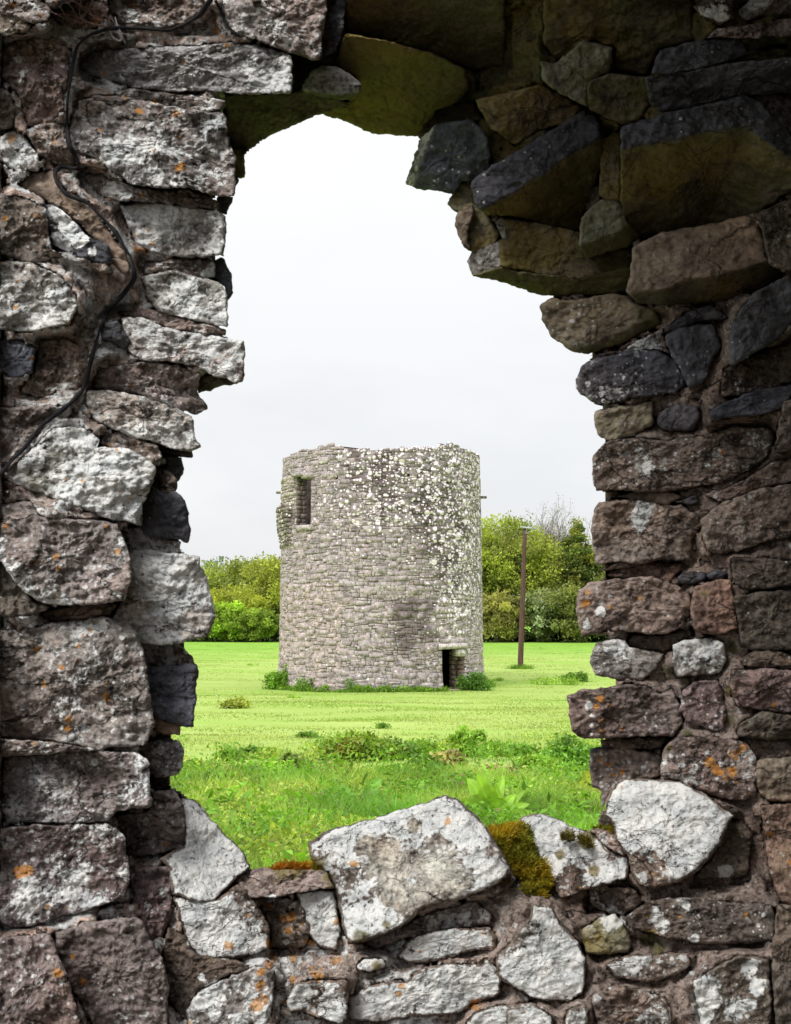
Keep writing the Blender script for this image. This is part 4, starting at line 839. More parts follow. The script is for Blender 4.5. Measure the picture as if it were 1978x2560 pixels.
def block(t0, t1, z0, z1, proud, dep=.16, seed=0, chip=.014):
    """one curved stone: 8 outer + 4 raised + 4 back corners"""
    r = float(radius((z0+z1)/2)); j = lambda s: random.uniform(-s, s)
    tj = .007/TR; c = [(t0+j(tj)+tj, z0+j(chip)), (t1+j(tj)-tj, z0+j(chip)), (t1+j(tj)-tj, z1+j(chip)), (t0+j(tj)+tj, z1+j(chip))]
    bt = min(.02/TR, (t1-t0)*.2); bz = min(.02, (z1-z0)*.2); rel = [(bt, bz), (-bt, bz), (-bt, -bz), (bt, -bz)]
    A = [(t, r-dep, z) for t, z in c]; B_ = [(t, r-.018+j(.008), z) for t, z in c]; C_ = [(t+d[0], r+proud+j(.010), z+d[1]) for (t, z), d in zip(c, rel)]
    a = np.array(A+B_+C_); V = cyl(a[:, 0], a[:, 1], a[:, 2])
    Q = [(8, 9, 10, 11)]
    V[:, 2] += .085*fbm(np.stack([a[:, 0]*2.6, a[:, 2]*1.1, a[:, 0]*0], -1), 1.4, 3, 55)*(1 if z0 > .3 else 0)
    for k in range(4):
        l = (k+1) % 4; Q += [(k, l, 4+l, 4+k), (4+k, 4+l, 8+l, 8+k)]
    return V, np.array(Q), (t0+t1)/2, (z0+z1)/2
def stone_tint(th, z):
    base = np.array(random.choice([(.42, .36, .355), (.40, .355, .355), (.44, .385, .37), (.39, .35, .35), (.42, .365, .355), (.46, .415, .405)]))*random.uniform(.86, 1.14)
    u = math.sin(th); h = z/9.3
    if u < -.35 and h < .45: base = base*np.array((1.08, 1.05, 1.01))      # warmer, slightly lighter tint low on the left
    if u > .55 and h < .42: base = base*1.18+.04                         # pale blocks above and beside the doorway
    cv = float(tower_mask(np.array(th), np.array(z))[0])
    return base*(.97-.34*cv)*np.array((1.02, .985, 1.035))
def build_tower():
    cand = []; z = -.3; rnd = random.Random(11)
    while z < 9.9:
        hh = rnd.choice([.08, .10, .12, .13, .15, .19]); t = -math.pi+rnd.uniform(0, .05)
        while t < math.pi:
            ww = rnd.choice([rnd.uniform(.12, .25), rnd.uniform(.15, .38), rnd.uniform(.25, .55)])*(.7+hh*2)/TR; t1 = t+ww; tz = float(top_z((t+t1)/2))+rnd.uniform(-.03, .06)
            if z+hh*.6 < tz:
                zt = min(z+hh, tz); segs = [(t, t1)]
                for (a, b, c, d) in (WIN, DOOR):
                    ns = []
                    for (s0, s1) in segs:
                        if zt > c+.03 and z < d-.03 and s1 > a and s0 < b:
                            if a-s0 > .1/TR: ns.append((s0, a))
                            if s1-b > .1/TR: ns.append((b, s1))
                        else: ns.append((s0, s1))
                    segs = ns
                for s0, s1 in segs:
                    tm, zm = (s0+s1)/2, (z+zt)/2
                    if any(abs(tm-a) < w_+(s1-s0)*.3 and abs(zm-b) < h_ for a, b, w_, h_ in HOLES): continue
                    sub = [(z, zt)]
                    if hh >= .13 and rnd.random() < .3: sub = [(z, z+hh*.5), (z+hh*.5, zt)]
                    for q0, q1 in sub:
                        jz = rnd.uniform(-.025, .025); cand.append((s0, s1, q0+jz, q1+jz+rnd.uniform(-.01, .02), rnd.uniform(-.02, .025)))
            t = t1
        z += hh
    for _ in range(620):
        tm, zm = rnd.uniform(-1.75, 1.75), rnd.uniform(.1, 9.0); w_, h_ = rnd.uniform(.14, .30)/TR, rnd.uniform(.07, .15)
        if zm+h_ > float(top_z(tm))-.1 or opening(tm-w_, tm+w_, zm-h_, zm+h_, -.03): continue
        cand.append((tm-w_, tm+w_, zm-h_, zm+h_, rnd.uniform(.012, .035)))
    vis = lambda c: (c[1]-c[0])*max(0, math.cos((c[0]+c[1])/2)-.05)*(c[3]-c[2])
    order = sorted(range(len(cand)), key=lambda i: -vis(cand[i])); best = set(order[:286]); rest = MB(); RM = []
    for i, c in enumerate(cand):
        V, Q, tm, zm = block(c[0], c[1], c[2], c[3], c[4], .16); t_ = stone_tint(tm, zm); cv, sn = tower_mask(tm, zm); mk = (float(cv), 0, float(sn))
        if i in best: recentred('stone', V, [Q], M_TOWER, tower, dict(tint=t_, mask=np.array(mk)), False, T0)
        else: rest.add(V, Q, c=t_); RM.append(np.tile(mk, (len(V), 1)))
    V, f, C = rest.get(); o = recentred('stonework', V, f, M_TOWER, tower, dict(tint=C, mask=np.concatenate(RM)), False, T0); o['kind'] = 'stuff'; o['label'] = 'smaller rubble stones of the round wall'
    # core: outer mortar skin, inner face, reveals
    nth, nz = 360, 100; ths = np.linspace(-math.pi, math.pi, nth+1); ths = np.unique(np.concatenate([ths, [WIN[0], WIN[1], DOOR[0], DOOR[1], WIN[0]-.28]]))
    zs = np.unique(np.concatenate([np.linspace(-.4, 9.2, nz), [WIN[2], WIN[3], DOOR[3]]])); mb = MB()
    Th, Z = np.meshgrid(ths, zs); mid = lambda a: (a[:-1]+a[1:])/2; tm, zm = np.meshgrid(mid(ths), mid(zs))
    ws = lambda a, b, c, d: (tm > a) & (tm < b) & (zm > c) & (zm < d)
    ny, nx = Th.shape; i = np.arange(ny-1)[:, None]*nx+np.arange(nx-1)[None]
    opo = ws(*WIN) | ws(*DOOR)
    for a, b, w_, h_ in HOLES: opo |= ws(a-w_, a+w_, b-h_, b+h_)
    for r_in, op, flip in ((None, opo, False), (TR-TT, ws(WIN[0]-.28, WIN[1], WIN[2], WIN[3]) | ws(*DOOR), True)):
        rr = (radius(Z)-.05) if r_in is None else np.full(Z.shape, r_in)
        icol = (.27, .23, .20) if r_in is None else (.13, .10, .095)  # inner face tinted darker to stand in for interior shade
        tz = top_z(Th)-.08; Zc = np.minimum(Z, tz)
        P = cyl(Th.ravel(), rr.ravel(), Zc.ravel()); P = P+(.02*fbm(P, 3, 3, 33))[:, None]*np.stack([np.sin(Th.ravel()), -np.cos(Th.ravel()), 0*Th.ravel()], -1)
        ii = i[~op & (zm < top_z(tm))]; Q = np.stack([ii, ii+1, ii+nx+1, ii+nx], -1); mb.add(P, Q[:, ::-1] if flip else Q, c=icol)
    a = ths; P = np.concatenate([cyl(a, TR-.06, top_z(a)-.05), cyl(a, TR-TT, top_z(a)-.09)]); n = len(a); k = np.arange(n-1); mb.add(P, np.stack([k, k+1, n+k+1, n+k], -1), c=(.27, .23, .20))
    V, f, C = mb.get(); cv, sn = tower_mask(np.arctan2(V[:, 0]-TC[0], TC[1]-V[:, 1]), V[:, 2]); ms = np.stack([cv*.5, cv*0, sn], -1)
    recentred('wall_core', V, f, M_TOWER, tower, dict(tint=C, mask=ms), False, T0)
    # reveals, built of stones stacked against the opening
    def reveal(th, z0, z1, r0, r1, side, lean=0.0, tint=(.36, .30, .27), name='reveal'):
        mb = MB(); z = z0; tt = []
        while z < z1-.02:
            hh = min(random.uniform(.12, .24), z1-z); p = random.uniform(0, .035); rs = [r0-random.uniform(0, .05), r0-(r0-r1)*random.uniform(.35, .65), r1]
            for k in range(2):
                a, b = rs[k]-.008, rs[k+1]+.008; q = p+random.uniform(0, .02)
                dt = lambda r, e: th-side*(q-e)/r+lean*(r0-r)
                g = .012
                arr = [(dt(a, 0), a, z+g), (dt(b, 0), b, z+g), (dt(b, 0), b, z+hh-g), (dt(a, 0), a, z+hh-g), (dt(a, .16), a, z+g), (dt(b, .16), b, z+g), (dt(b, .16), b, z+hh-g), (dt(a, .16), a, z+hh-g)]
                arr = np.array(arr); V = cyl(arr[:, 0], arr[:, 1], arr[:, 2]); Q = np.array([(0, 1, 2, 3), (0, 4, 5, 1), (2, 6, 7, 3), (1, 5, 6, 2), (0, 3, 7, 4)])
                mb.add(V, Q, c=np.array(tint)*random.uniform(.7, 1.2))
            z += hh
        V, f, C = mb.get(); recentred(name, V, f, M_TOWER, tower, dict(tint=C, mask=np.array((.1, 0, .5))), False, T0)
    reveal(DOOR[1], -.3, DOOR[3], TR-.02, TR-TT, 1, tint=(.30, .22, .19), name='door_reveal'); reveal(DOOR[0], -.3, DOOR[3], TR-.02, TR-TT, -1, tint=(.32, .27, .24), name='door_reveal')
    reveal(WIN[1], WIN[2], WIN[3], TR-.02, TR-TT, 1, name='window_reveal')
    reveal(WIN[0], WIN[2], WIN[3], TR-.02, TR-.50, -1, tint=(.20, .165, .15), name='window_reveal')  # dark brown tint paints the shade of the window recess
    def arc_box(t0, t1, r0, r1, z0, z1, name, tint, cov=.3, seg=4, stain=.2):
        ts = np.linspace(t0, t1, seg+1); rows = []
        for t in ts: rows += [(t, r0, z0), (t, r0, z1), (t, r1, z1), (t, r1, z0)]
        a = np.array(rows); a[:, 2] += np.array([random.uniform(-.012, .012) for _ in a]); a[:, 1] += np.array([random.uniform(-.015, .015) for _ in a]); V = cyl(a[:, 0], a[:, 1], a[:, 2]); Q = [(3, 2, 1, 0), tuple(4*seg+k for k in range(4))]
        for s_ in range(seg):
            for k in range(4):
                l = (k+1) % 4; Q.append((4*s_+k, 4*s_+l, 4*s_+4+l, 4*s_+4+k))
        return recentred(name, V, [np.array(Q)], M_TOWER, tower, dict(tint=np.array(tint), mask=np.array((cov, 0, stain))), False, T0)
    tz = lambda v: v/TR
    arc_box(DOOR[0]-tz(.18), DOOR[1]+tz(.12), TR-.5, TR+.10, DOOR[3]-.01, DOOR[3]+.20, 'lintel', (.60, .54, .54), .3)
    arc_box(DOOR[0]-tz(.1), DOOR[1]+tz(.05), TR-TT, TR+.22, -.3, .03, 'doorstep', (.30, .22, .19), .05)
    arc_box(DOOR[1]-tz(.42), DOOR[1]+tz(.02), TR-.3, TR+.06, DOOR[3]-.30, DOOR[3]-.02, 'corner_stone', (.60, .57, .52), .3)
    arc_box(WIN[0]-tz(.15), WIN[0]+tz(.55), TR-.55, TR+.12, WIN[3]+.02, WIN[3]+.16, 'lintel', (.38, .34, .34), .1)
    arc_box(WIN[0]+tz(.45), WIN[1]+tz(.06), TR-.55, TR+.06, WIN[3]-.10, WIN[3]+.10, 'lintel', (.38, .34, .33), .1)
    arc_box(WIN[0]+tz(.1), WIN[1]+tz(.1), TR-TT, TR+.05, WIN[2]-.20, WIN[2]+.01, 'window_sill', (.42, .37, .36), .1)
    arc_box(WIN[0]+tz(.42), WIN[0]+tz(.62), TR-.60, TR-.46, WIN[2], WIN[3]-.1, 'window_jamb', (.34, .31, .30), .05)
    # unseen vaulted floor half way up, added to keep the ground room dark
    n = 48; a = np.linspace(0, 2*math.pi, n, endpoint=False); V = []; 
    for rr, zz_ in ((TR-TT+.05, 3.9), (2.0, 4.5), (.6, 4.7), (.01, 4.72), (.01, 5.0), (2, 5.0), (TR-TT+.05, 5.0)): V.append(cyl(a, rr, np.full(n, zz_)))
    i = np.arange(6)[:, None]*n; j = np.arange(n)[None]; k = (j+1) % n
    recentred('shade_floor', np.concatenate(V), [np.stack([i+j, i+k, i+n+k, i+n+j], -1).reshape(-1, 4)], M_TOWER, tower, dict(tint=np.array((.2, .17, .15)), mask=np.array((0., 0, .4))), False, T0)
    # broken projecting turret left of the window
    ta, tb = th_of(708), th_of(741); z0, z1 = z_of(730, 1364), z_of(730, 1262); mb = MB(); z = z0; tot = z1-z0
    while z < z1:
        hh = random.uniform(.10, .18); f = (z-z0)/tot; ex = .08+.17*min(1, f*1.6)-.05*max(0, f-.85)/.15; ts = -1.70-.02*random.random()
        t = ts
        while t < tb-.02:
            wv = random.uniform(.06, .12); t1 = min(t+wv, tb-random.uniform(0, .02)); e2 = ex*random.uniform(.75, 1.08)*(1 if t < -1.05 else .62)
            V, Q, _, _ = block(t, t1, z, z+hh, e2, .1); mb.add(V, Q, c=np.array((.33, .29, .26))*random.uniform(.65, 1.25)); t = t1
        z += hh
    V, f, C = mb.get(); o = recentred('turret_stub', V, f, M_TOWER, tower, dict(tint=C, mask=np.array((.42, 0, .8))), False, T0); o['label'] = 'broken stub of a projecting turret left of the window'
    # upper broken edge left of the window
    mb = MB(); z = z1
    while z < WIN[3]:
        hh = random.uniform(.10, .16); t = -1.5
        while t < WIN[0]-.05:
            t1 = t+random.uniform(.06, .12); V, Q, _, _ = block(t, min(t1, WIN[0]), z, z+hh, random.uniform(.02, .10), .1); mb.add(V, Q, c=np.array((.42, .37, .33))*random.uniform(.75, 1.2)); t = t1
        z += hh
    V, f, C = mb.get(); recentred('broken_edge', V, f, M_TOWER, tower, dict(tint=C, mask=np.array((.3, 0, .4))), False, T0)
    for px, py, sgn in ((700, 1233, -1), (1212, 1245, 1)):
        zc = float(ray(px, py, TC[1])[2]); arc_box(sgn*1.50-.03, sgn*1.50+.03, TR-.1, TR+.24, zc-.035, zc+.035, 'corbel_stone', (.22, .19, .17), .05, 1)
build_tower()
# ------------------------------------------------------------------ utility pole
pb = hit(1301, 1672); PB = pb; PY = pb[1]; ptop = ray(1313, 1318, PY); pbase = np.array([pb[0], PY, pb[2]])
pole = empty('utility_pole', 'leaning brown wooden utility pole standing alone right of the tower', 'utility pole', tuple(pbase))
def part(name, V, f, mat, parent, base, smooth=False, attrs=None): return recentred(name, V, f, mat, parent, attrs, smooth, base)
L_ = ptop-pbase; V, Q = tube([pbase-L_*.05]+[pbase+L_*k for k in np.linspace(0, 1, 9)], np.array([.16]+list(np.linspace(.155, .105, 9))), 12)
n_ = len(V); V = np.concatenate([V, [ptop+np.array([0, 0, .03])]]); T = np.array([(n_-12+k, n_-12+(k+1) % 12, n_) for k in range(12)])
part('shaft', V, [Q, T], M_POLE, pole, pbase, True)
def box(c, s, rz=0.0, ry=0.0):
    s = np.array(s)/2; v = np.array([(x, y, z) for x in (-1, 1) for y in (-1, 1) for z in (-1, 1)])*s
    cr, sr = math.cos(ry), math.sin(ry); v = np.stack([v[:, 0]*cr+v[:, 2]*sr, v[:, 1], -v[:, 0]*sr+v[:, 2]*cr], -1)
    cr, sr = math.cos(rz), math.sin(rz); v = np.stack([v[:, 0]*cr-v[:, 1]*sr, v[:, 0]*sr+v[:, 1]*cr, v[:, 2]], -1)+np.array(c)
    return v, np.array([(0, 1, 3, 2), (4, 6, 7, 5), (0, 4, 5, 1), (2, 3, 7, 6), (0, 2, 6, 4), (1, 5, 7, 3)])
ca = ptop+np.array([.17, -.14, -.05]); V, Q = box(ca, (.92, .07, .09), .05, .12); part('crossarm', V, [Q], M_METAL, pole, pbase)
for dx in (-.42, .05, .42):
    p = ca+np.array([dx, 0, .04-dx*.12]); V, Q = tube([p, p+(0, 0, .05), p+(0, 0, .06), p+(0, 0, .11), p+(0, 0, .12), p+(0, 0, .15)], np.array([.012, .012, .035, .028, .04, .02]), 8); part('insulator', V, [Q], M_METAL, pole, pbase)
for sx in (.32, -.1):
    V, Q = tube([ca+np.array([sx, 0, -.06]), ptop+np.array([0.02, -.12, -.36])], .014, 6); part('brace', V, [Q], M_METAL, pole, pbase)
# ------------------------------------------------------------------ foliage
def leaf_quads(c, size, up=.3, asp=1.0, rs=RS):
    n = len(c); nn = rs.normal(size=(n, 3)); nn[:, 2] += up; nn /= np.linalg.norm(nn, axis=1)[:, None]
    a = np.cross(nn, rs.normal(size=(n, 3))); a /= np.linalg.norm(a, axis=1)[:, None]; b = np.cross(nn, a)
    s = (size*rs.uniform(.6, 1.3, n))[:, None]; fold = nn*s*.22
    V = np.stack([c-a*s, c-b*s*.55*asp+fold, c+a*s, c+b*s*.55*asp+fold], 1).reshape(-1, 3)
    return V, np.arange(4*n).reshape(-1, 4)
def branch_mb(mb, p0, p1, r0, r1, k=5, sides=5, wob=.06, c=None):
    p0, p1 = np.array(p0), np.array(p1); L = np.linalg.norm(p1-p0); t = np.linspace(0, 1, k)[:, None]
    p = p0+(p1-p0)*t; p[1:-1] += RS.normal(size=(k-2, 3))*L*wob; V, Q = tube(p, np.linspace(r0, r1, k), sides); mb.add(V, Q, c=c); return p
def tree(x, y, H, R, tone, label, lean=0, leaf=.2, clumps=90, per=80, trunk=.28, spread=.9, low=.16, cone=0, group='trees along the far field edge', cat='tree', name='tree', accent=None, density=1.0):
    z0 = float(ground_z(np.array(x), np.array(y))); base = np.array([x, y, z0])
    t = empty(name, label, cat, tuple(base), group)
    tr = MB(); top = base+np.array([lean, 0, H*.62]); branch_mb(tr, base-np.array([0, 0, .2]), top, trunk, trunk*.45, 6, 7, .02)
    cs = []; 
    while len(cs) < clumps:
        q = RS.uniform(-1, 1, 3); rr = np.linalg.norm(q)
        if rr > 1 or rr < .35: continue
        f = (q[2]+1)/2; wdt = 1.0-cone*f
        cs.append(base+np.array([lean*f+q[0]*R*wdt*spread, q[1]*R*wdt*spread, H*(low+(1-low)*f*.94)+0]))
    cs = np.array(cs); V_, C_ = [], []; lobes = base+np.array([0, 0, H*.5])+RS.normal(size=(5, 3))*np.array([R*.5, R*.5, H*.25])
    for ci, c in enumerate(cs):
        cr = R*RS.uniform(.16, .32); n = int(per*density*1.35); d = RS.normal(size=(n, 3)); d /= np.linalg.norm(d, axis=1)[:, None]; d[:, 2] = d[:, 2]*.75+.1
        P = c+d*cr*RS.uniform(.35, 1.08, (n, 1))
        lobe = ((c-lobes)**2).sum(1).argmin(); hsh = [1, .86, 1.16, .94, 1.07][lobe]
        col = np.array(tone)*1.6*hsh*RS.uniform(.6, 1.35)+.012  # constant added to the leaf colour as faint distance haze
        if accent is not None and RS.rand() < .35: col = np.array(accent)*1.75*RS.uniform(.8, 1.2)
        V_.append(P); C_.append(np.tile(col, (n, 1))*RS.uniform(.8, 1.2, (n, 1)))
        if ci % 3 == 0: 
            a = base+(top-base)*RS.uniform(.25, .95); branch_mb(tr, a, c, trunk*.22, .02, 4, 4, .07)
    P = np.concatenate(V_); C = np.concatenate(C_); ok = P[:, 2] > z0+.05; P, C = P[ok], C[ok]
    V, Q = leaf_quads(P, leaf); o = part('crown', V, [Q], M_LEAF, t, base, attrs=dict(tint=np.repeat(C, 4, 0)))
    V, f, _ = tr.get(); part('trunk', V, f, M_BARK, t, base, True)
    return t
def bare_tree(x, y, H, label, spread=.5, seed=1, haze=0, group='bare trees rising behind the hedge', buds=None):
    rnd = np.random.RandomState(seed); z0 = float(ground_z(np.array(x), np.array(y))); base = np.array([x, y, z0]); t = empty('bare_tree', label, 'tree', tuple(base), group)
    mb = MB(); tips = []
    def grow(p, d, L, r, lev):
        k = 4; pp = [p]; dd = d.copy()
        for _ in range(k-1): dd = dd+rnd.normal(size=3)*.13; dd[2] += .06; dd /= np.linalg.norm(dd); pp.append(pp[-1]+dd*L/(k-1))
        V, Q = tube(pp, np.linspace(r, r*.6, k), 5 if lev < 2 else 3); mb.add(V, Q)
        if lev >= 6 or L < .35: tips.append(pp[-1]); return
        for _ in range(3 if lev < 4 else 2+(rnd.rand() < .6)):
            nd = dd+rnd.normal(size=3)*spread; nd[2] += .1; nd /= np.linalg.norm(nd); q = pp[rnd.randint(1, k)] if lev else pp[-1]
            grow(q, nd, L*rnd.uniform(.6, .82), max(r*.55, .012), lev+1)
    grow(base, np.array([0, 0, 1.]), H*.34, H*.017, 0)
    V, f, _ = mb.get(); part('branches', V, f, M_BARK, t, base, False)
    if buds is not None:
        P = np.repeat(np.array(tips), 2, 0)+rnd.normal(size=(len(tips)*2, 3))*.2; V, Q = leaf_quads(P, .09); part('buds', V, [Q], M_LEAF, t, base, attrs=dict(tint=np.array(buds)))
    return t
def X(px, Y): return (px-CX)/F*Y
def Zt(py, Y, px=989): return float(ray(px, py, Y)[2])
YG = (.30, .335, .04); GG = (.115, .20, .028); OL = (.15, .17, .04); DK = (.055, .085, .02); LG = (.20, .30, .03)
def tr(px, Y, topy, R, tone, label, **k): return tree(X(px, Y), Y, Zt(topy-(30 if px > 1200 else 10), Y), R, tone, label, **k)
tr(548, 170, 1408, 6.0, (.12, .18, .085), 'dull green rounded tree standing furthest back beside the left jamb', clumps=90, leaf=.26)
tr(630, 160, 1398, 7.5, (.21, .25, .045), 'tall olive green tree rising behind the left hedge beside the tower', clumps=120, leaf=.24, accent=(.14, .17, .04))
tr(520, 150, 1480, 4.5, YG, 'yellow green tree at the left end of the far hedge', clumps=90)
tr(690, 150, 1390, 5.0, (.26, .30, .04), 'spring green tree half hidden by the left side of the tower', clumps=110, accent=OL)
tr(600, 146, 1480, 4.2, (.31, .35, .045), 'bushy yellow green tree between the bright shrub and the tower', clumps=90)
tr(565, 142, 1515, 3.4, LG, 'brightest lime green shrub in front of the left hedge', clumps=80, low=.05, cat='shrub', name='shrub', group='shrubs along the field edge')
tr(490, 146, 1500, 4.2, GG, 'mid green tree beside the pale block of the left jamb', clumps=80)
tr(650, 141, 1530, 3.0, (.17, .24, .03), 'low lime shrub against the left foot of the tower', clumps=60, low=.05, cat='shrub', name='shrub', group='shrubs along the field edge')
tr(1285, 148, 1312, 7.6, (.20, .245, .028), 'broad yellow green tree behind the utility pole', clumps=190, per=90, accent=(.15, .165, .04))
tr(1222, 150, 1352, 5.5, (.22, .27, .035), 'fresh green tree against the right side of the tower', clumps=120, accent=GG)
tr(1250, 156, 1275, 6.0, (.21, .26, .05), 'thin leaved tall tree above the right shoulder of the tower', clumps=70, per=40, spread=.85)
tr(1400, 150, 1400, 6.2, OL, 'olive tree tangled with branches right of the pole', clumps=150, accent=(.10, .14, .03))
tr(1447, 146, 1318, 3.6, (.085, .12, .025), 'dark ivy clad tree with a pointed top beside the right jamb', clumps=130, cone=.55, accent=(.16, .17, .035))
tr(1500, 149, 1395, 6.0, DK, 'dark evergreen partly behind the right jamb', clumps=110)
tr(1345, 141, 1500, 4.4, (.135, .17, .055), 'grey green willow shrub low behind the pole', clumps=100, low=.03, cat='shrub', name='shrub', group='shrubs along the field edge', accent=(.20, .24, .13))
tr(1440, 139, 1490, 4.8, (.14, .165, .04), 'olive shrub at the field edge beside the jutting brown block', clumps=120, low=.03, cat='shrub', name='shrub', group='shrubs along the field edge', accent=(.21, .22, .06))
tr(1240, 139, 1510, 4.0, (.19, .19, .045), 'yellowish shrub at the right foot of the tower', clumps=90, low=.03, cat='shrub', name='shrub', group='shrubs along the field edge')
tr(1560, 142, 1450, 5, OL, 'olive tree hidden behind the right jamb', clumps=60); tr(420, 150, 1440, 5, YG, 'yellow green tree hidden behind the left jamb', clumps=60)
tr(840, 150, 1430, 7, GG, 'green tree hidden behind the tower on its left', clumps=70); tr(1060, 150, 1400, 7, GG, 'green tree hidden behind the tower on its right', clumps=70)
for k, px in enumerate((-420, -280, -130, 0, 120, 230, 330)):
    tr(px, 148+7*(k % 3), 1400+random.uniform(-25, 45), random.uniform(5, 8), (YG, GG, OL)[k % 3], ('first', 'second', 'third', 'fourth', 'fifth', 'sixth', 'seventh')[k]+' tree from the left end of the hedge, hidden behind the wall', clumps=60)
for k, px in enumerate((1640, 1740, 1850, 1970, 2100, 2230)):
    tr(px, 148+7*(k % 3), 1400+random.uniform(-60, 45), random.uniform(5, 8), (OL, YG, GG)[k % 3], ('first', 'second', 'third', 'fourth', 'fifth', 'sixth')[5-k]+' tree from the right end of the hedge, hidden behind the wall', clumps=60)
for px, Y, topy, lb, sd_ in ((1415, 161, 1258, 'slender leafless tree between the two bigger bare trees', 31), (1360, 163, 1268, 'leafless tree just left of the tallest bare one', 44), (1385, 156, 1255, 'tallest leafless tree with a fan of fine twigs right of the pole', 3), (1440, 158, 1262, 'leafless tree touching the right jamb', 8), (1330, 160, 1275, 'leafless tree poking above the yellow green tree', 12), (1225, 156, 1270, 'leafless tree beside the upper right edge of the tower', 15)):
    bare_tree(X(px, Y), Y, Zt(topy, Y)*.95, lb, .42, sd_, buds=(.24, .25, .06))
bare_tree(X(683, 158), 158, Zt(1350, 158)*.95, 'small leafless tree against the left side of the tower', .4, 21)
def hedge(px0, px1, Y, topy, label, tone):
    x0, x1 = X(px0, Y), X(px1, Y); base = np.array([(x0+x1)/2, Y, 0.05]); n = int((x1-x0)*330); h = Zt(topy, Y)
    P = np.stack([RS.uniform(x0, x1, n), Y+RS.uniform(-1, 1, n)*.9, RS.uniform(0, 1, n)**.8*h], -1); P[:, 2] *= .75+.35*fbm(np.stack([P[:, 0], P[:, 0]*0, P[:, 0]*0], -1), .25, 2, 5)
    C = np.array(tone)*RS.uniform(.5, 1.5, (n, 1)); V, Q = leaf_quads(P, .15); t = empty('hedge', label, 'hedge', tuple(base), None)
    part('leaves', V, [Q], M_LEAF, t, base, attrs=dict(tint=np.repeat(C, 4, 0))); mb = MB()
    for k in range(int((x1-x0)/1.2)):
        xx = x0+k*1.2+random.uniform(-.3, .3); branch_mb(mb, (xx, Y, -.1), (xx+random.uniform(-.5, .5), Y, h*.8), .05, .02, 4, 4)
    V, f, _ = mb.get(); part('stems', V, f, M_BARK, t, base)
hedge(-500, 760, 143, 1562, 'dark clipped hedge along the far field edge left of the tower', (.05, .075, .02))
hedge(1150, 2300, 143, 1568, 'dark hedge bottom under the trees right of the tower', (.045, .065, .018))
# ------------------------------------------------------------------ grass
DOCKS = [hit(a, b) for a, b in ((1235, 2062), (905, 2015), (700, 2130), (1482, 1985), (560, 2060), (1040, 1985), (900, 1900), (1060, 1897), (1170, 1887), (735, 1938), (1440, 1918))]
def blades(x, y, h, wd, col, lean=.35, seg=3, rs=RS, zoff=0.0):
    h = np.array(h, float)
    for b in DOCKS: h = h*(1-.72*np.exp(-(((x-b[0])/.34)**2+((y-b[1]+.35)/.55)**2)**2))
    n = len(x); z = ground_z(x, y)-.01+zoff; a = rs.uniform(0, 2*math.pi, n); d = np.stack([np.cos(a), np.sin(a), a*0], -1)
    f = rs.uniform(0, 2*math.pi, n); s = np.stack([np.cos(f), np.sin(f), f*0], -1); b = np.stack([x, y, z], -1); ln = (lean*rs.uniform(.2, 1.6, n))[:, None]
    rows = []
    for k in range(seg+1):
        t = k/seg; p = b+np.array([0, 0, 1])*(h*(t-.25*t*t*ln[:, 0]))[:, None]+d*(h[:, None]*ln*t*t); w_ = (wd*(1-t)**.6)[:, None] if k < seg else 0
        rows += [p-s*w_, p+s*w_] if k < seg else [p]
    m = 2*seg+1; V = np.stack(rows, 1).reshape(-1, 3); o = (np.arange(n)*m)[:, None]
    Q = np.concatenate([o+np.array([2*k, 2*k+1, 2*k+3, 2*k+2]) for k in range(seg-1)]); T = o+np.array([2*seg-2, 2*seg-1, 2*seg])
    C = np.repeat(col, m, 0); tt = np.tile(np.array([k//2/seg for k in range(m)]), n)[:, None]
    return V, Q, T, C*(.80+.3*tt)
def grass_cols(n, P, rs=RS):
    t = np.clip(.5+1.1*fbm(P, .8, 2, 77), 0, 1)[:, None]; c = np.array((.16, .38, .035))*(1-t)+np.array((.50, .62, .12))*t
    c = c*rs.uniform(.65, 1.35, (n, 1)); dry = rs.rand(n) < .05; c[dry] = np.array((.42, .36, .18))*rs.uniform(.7, 1.2, (dry.sum(), 1)); return c
def scatter(n, y0, y1, half, pw=1.0):
    y = y0+(y1-y0)*RS.rand(n)**pw; return RS.uniform(-1, 1, n)*(half*y+.3), y
mb = MB()
x, y = scatter(115000, 4.2, 12.6, .34, .95); tall = np.clip(1.15+1.6*fbm(np.stack([x, y, x*0], -1), .9, 2, 21), .35, 1.8)*np.clip((12.9+.9*fbm(np.stack([x, y, x*0], -1), .6, 2, 25)-y)/2.2, .10, 1)
edge = fbm(np.stack([x, y*0, x*0], -1), .5, 2, 3)*1.2
P = np.stack([x, y, x*0], -1); V, Q, T, C = blades(x, y, RS.uniform(.07, .17, len(x))*tall, RS.uniform(.0022, .0048, len(x)), grass_cols(len(x), P), .75); mb.add(V, Q, T, C)
